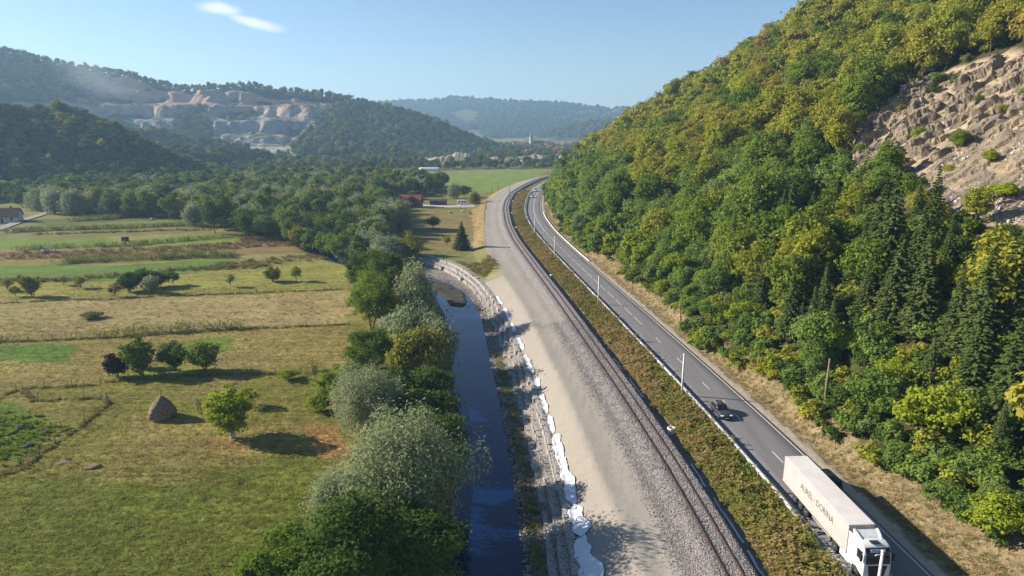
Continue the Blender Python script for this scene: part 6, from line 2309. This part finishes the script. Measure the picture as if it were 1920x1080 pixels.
# pale wall and rail along the paddock
a, b_ = at_px(795, 392), at_px(893, 391)
pf = thing('paddock_fence', 'pale rail fence along the far side of the paddock', 'fence', a, math.atan2(b_[1] - a[1], b_[0] - a[0]))
ln = math.hypot(b_[0] - a[0], b_[1] - a[1])
for q in range(int(ln / 2.4) + 1):
    MB().box((q * 2.4, 0, .55), (.14, .14, 1.4)).build('post', WOOD, pf)
for z_ in (.5, .95):
    MB().box((ln / 2, -.09, z_), (ln, .05, .14)).build('rail', GREYW, pf)
yd = MB()
q4 = [at_px(u, v) for u, v in ((790, 390), (893, 389), (888, 383), (790, 384))]
yd.add([(x, y, z + .06) for x, y, z in q4] , [(0, 1, 2, 3)])
o = yd.build('yard_path', mat('yard_gravel', (.40, .37, .34), .95, .15, .8))
tag(o, 'pale gravel yard in front of shed and caravan', 'path', None, 'structure')


def grazer(u, v, mt, label, rz):
    g = at_px(u, v)
    rt = thing('sheep', label, 'sheep', g, rz)
    b2 = MB()
    b2.loft([[(x, w_ * math.cos(a) + 0, zc + h_ * math.sin(a)) for a in np.linspace(0, 2 * math.pi, 12, endpoint=False)] for x, w_, h_, zc in
             ((-.72, .05, .08, .72), (-.66, .22, .24, .68), (-.3, .30, .31, .66), (.15, .29, .33, .64), (.48, .22, .27, .68), (.66, .13, .17, .74), (.82, .10, .13, .70), (.98, .09, .11, .56), (1.12, .07, .08, .42), (1.16, .03, .04, .38))])
    for x, s_ in ((-.5, -1), (-.5, 1), (.4, -1), (.4, 1)):
        kx = .06 if x < 0 else -.03
        b2.tube([(x, s_ * .16, .6), (x + kx, s_ * .16, .36), (x - kx * .5, s_ * .15, .18), (x, s_ * .15, .0)], [.11, .06, .04, .045], 7)
    for s_ in (-1, 1):
        b2.tube([(.9, s_ * .08, .72), (.86, s_ * .2, .70)], [.04, .015], 5)
    b2.tube([(-.7, 0, .74), (-.78, 0, .58), (-.79, 0, .45)], [.04, .03, .015], 5)
    b2.build('body', mt, rt, True)
    rt.scale = (1.25, 1.25, 1.25)
    return rt


WOOLW = mat('cream_wool', (.62, .55, .42), .95, .15, 6, .03, 20)
WOOLD = mat('dark_wool', (.05, .04, .035), .95, .15, 6, .03, 20)
grazer(844, 401, WOOLW, 'cream-coloured animal standing in the brown paddock', .4)
grazer(882, 402, WOOLD, 'dark animal standing in the brown paddock', 2.0)
grazer(868, 399, WOOLW, 'small pale animal near the far fence of the paddock', 3.0)

# the lane and cottage at the foot of the shaded hill
A_ = [at_px(u, v) for u, v in ((-60, 446), (0, 430), (45, 413), (88, 400), (120, 388))]
V = []
for i, q in enumerate(A_):
    d = A_[min(i + 1, len(A_) - 1)] - A_[max(i - 1, 0)]
    nn = np.array([-d[1], d[0]]) / np.hypot(d[0], d[1]) * 2.2
    for s_ in (-1, 0, 1):
        V.append((q[0] + nn[0] * s_, q[1] + nn[1] * s_, q[2] + .35))
o = link('lane', np_mesh('lane', np.array(V), grid_faces(len(A_), 3), mat('lane_asphalt', (.22, .21, .21), .9, .15, .8)))
tag(o, 'narrow grey lane at the foot of the shaded hill', 'lane', None, 'structure')
g = at_px(10, 416)
house((g[0], g[1], g[2]), .35, 12, 8, 3.0, 6.2, WALLW, BROWNR, 'cottage with a brown tiled roof by the lane at the hill foot')
g = at_px(88, 402)
pole(g[0], g[1], 8.5, GREYW, 'grey utility pole with a crossarm beside the lane', None, 2)
# greenhouse tunnel beyond the far field
g = at_px(806, 320)
gh = thing('greenhouse', 'long white plastic tunnel greenhouse at the edge of the far field', 'greenhouse', g, .03)
rings = []
for x in np.linspace(-10, 10, 10):
    rings.append([(x, 4 * math.cos(a), 3.4 * math.sin(a)) for a in np.linspace(0, math.pi, 10)])
MB().loft(rings).build('cover', MEMB, gh, True)
for x in (-10.05, 10.05):
    MB().box((x, 0, 1.1), (.08, 1.6, 2.2)).build('door', GREYW, gh)
for x in np.linspace(-10, 10, 6):
    MB().tube([(x, 4.03 * math.cos(a), 3.43 * math.sin(a)) for a in np.linspace(0, math.pi, 9)], .05, 4).build('hoop', GREYW, gh)

# village far up the valley
r = np.random.default_rng(81)
sp_ = [(1040, 287), (1052, 290), (1062, 284), (1072, 289), (1030, 281), (1020, 276), (1082, 285), (1092, 282), (1100, 280), (1058, 277), (1045, 273), (1012, 270), (1000, 280), (975, 276), (965, 271), (950, 269), (985, 268), (1030, 268), (1068, 272), (1080, 276),
       (940, 274), (1008, 274), (1022, 271), (1036, 277), (1048, 281), (1066, 279), (1076, 282), (958, 276), (980, 272), (928, 271), (1010, 284), (1054, 285), (1086, 279), (1016, 288), (1060, 296), (1074, 298), (1088, 292), (990, 290)]
vil_pos = []
for i, (u, v) in enumerate(sp_):
    g = G(u, v, 0)
    Yv = min(g[1], 1650 + 20 * (i % 7))
    xv = g[0] * Yv / g[1]
    zv = hz(xv, Yv)
    vil_pos.append((xv, Yv))
    rm_ = (TILE, TILE, REDR, BROWNR)[i % 4]
    wm_ = (WALLW, WALLC)[i % 2]
    house((xv, Yv, zv), r.uniform(-.7, .7), r.uniform(10, 15), r.uniform(8, 10), r.uniform(3.4, 6), r.uniform(8, 10.5), wm_, rm_,
          'village house with %s walls and %s roof among trees' % (('white', 'cream')[i % 2], ('orange tiled', 'orange tiled', 'red metal', 'brown tiled')[i % 4]), 'village_house', '%s-walled village houses' % ('white', 'cream')[i % 2], 3, i % 2 == 0)
# long low works building by the spoil heaps
g = at_px(1005, 303, 0)
wk = thing('works_building', 'long low pale works building beyond the far field', 'building', g, .05)
MB().box((0, 0, 2.2), (46, 12, 4.8)).build('wall', WALLW, wk)
gable(MB(), 46, 12, 4.6, 6.4).build('roof', GREYW, wk)
for q in range(8):
    MB().box((-19.5 + q * 5.6, -6.03, 2.4), (2.6, .08, 1.4)).build('window', GLASS, wk)
MB().box((2, -6.05, 1.8), (3.4, .08, 3.6)).build('door', WALLB, wk)
# church
g = G(996, 277, 0)
chz = hz(g[0], g[1])
ch = thing('church', 'white village church with a tall tower rising above the trees', 'church', (g[0], g[1], chz), .25)
MB().box((0, 0, 10.5), (6, 6, 21)).build('tower', WALLC, ch)
MB().add([(-3.4, -3.4, 21), (3.4, -3.4, 21), (3.4, 3.4, 21), (-3.4, 3.4, 21), (0, 0, 31)], [(0, 1, 4), (1, 2, 4), (2, 3, 4), (3, 0, 4), (3, 2, 1, 0)]).build('spire', GREYW, ch)
for z_ in (10, 17):
    for s_ in (-1, 1):
        MB().box((s_ * 3.02, 0, z_), (.1, 1.6, 3.2)).build('window', GLASS, ch)
        MB().box((0, s_ * 3.02, z_), (1.6, .1, 3.2)).build('window', GLASS, ch)
b_ = MB().box((13, 0, 5), (19, 11, 10))
b_.build('nave', WALLW, ch)
me_ = gable(MB(), 19, 11, 10, 16).mesh('nave_roof', TILE)
me_.transform(Matrix.Translation((13, 0, 0)))
link('nave_roof', me_, ch)

# ------------------------------------------------------------------ air: dust over the quarry, haze in the valley
def volume(name, c, dens, anis=0.2):
    m, nd, lk = new_mat(name)
    out = N(nd, 'ShaderNodeOutputMaterial')
    p = N(nd, 'ShaderNodeVolumePrincipled')
    p.inputs['Color'].default_value = (*c, 1)
    p.inputs['Density'].default_value = dens
    p.inputs['Anisotropy'].default_value = anis
    lk.new(p.outputs[0], out.inputs['Volume'])
    return m


m, nd, lk = new_mat('quarry_dust')
out = N(nd, 'ShaderNodeOutputMaterial')
pv = N(nd, 'ShaderNodeVolumePrincipled')
pv.inputs['Color'].default_value = (.86, .90, 1.0, 1)
tcn = N(nd, 'ShaderNodeTexCoord')
ln_ = N(nd, 'ShaderNodeVectorMath', operation='LENGTH')
lk.new(tcn.outputs['Object'], ln_.inputs[0])
nz_ = N(nd, 'ShaderNodeTexNoise', Scale=2.2, Detail=3.0)
lk.new(tcn.outputs['Object'], nz_.inputs['Vector'])
sb_ = N(nd, 'ShaderNodeMath', operation='MULTIPLY_ADD'); sb_.inputs[1].default_value = .9
lk.new(nz_.outputs['Fac'], sb_.inputs[0]); lk.new(ln_.outputs['Value'], sb_.inputs[2])
mr_ = N(nd, 'ShaderNodeMapRange'); mr_.interpolation_type = 'SMOOTHSTEP'
mr_.inputs['From Min'].default_value = 1.25; mr_.inputs['From Max'].default_value = .45
mr_.inputs['To Min'].default_value = 0.0; mr_.inputs['To Max'].default_value = .006
lk.new(sb_.outputs[0], mr_.inputs['Value']); lk.new(mr_.outputs[0], pv.inputs['Density']); lk.new(pv.outputs[0], out.inputs['Volume'])
bmd = MB().lathe([(1.15 * math.sqrt(max(1 - t * t, .0004)), 1.15 * t) for t in np.linspace(-.999, .999, 13)], 20)
dc = bmd.build('dust_cloud', m, None, True)
u_, v_, y_ = 185, 150, 1170
kk = y_ / (FPX * math.cos(PITCH) - (v_ - 540) * math.sin(PITCH))
dc.location = ((u_ - 960) * kk, y_, CAM_H + kk * (-FPX * math.sin(PITCH) - (v_ - 540) * math.cos(PITCH)))
dc.scale = (105, 70, 42)
dc.rotation_euler = (0, .35, 0)
tag(dc, 'pale dust drifting over the quarry terraces', 'dust', None, 'stuff')
HAZE_D = 0.0002
hb = MB().box((-300, 2600, 148), (9400, 5900, 330))
hz_o = hb.build('haze', volume('haze', (.42, .68, 1.0), HAZE_D))
tag(hz_o, 'thin blue haze filling the valley', 'haze', None, 'stuff')
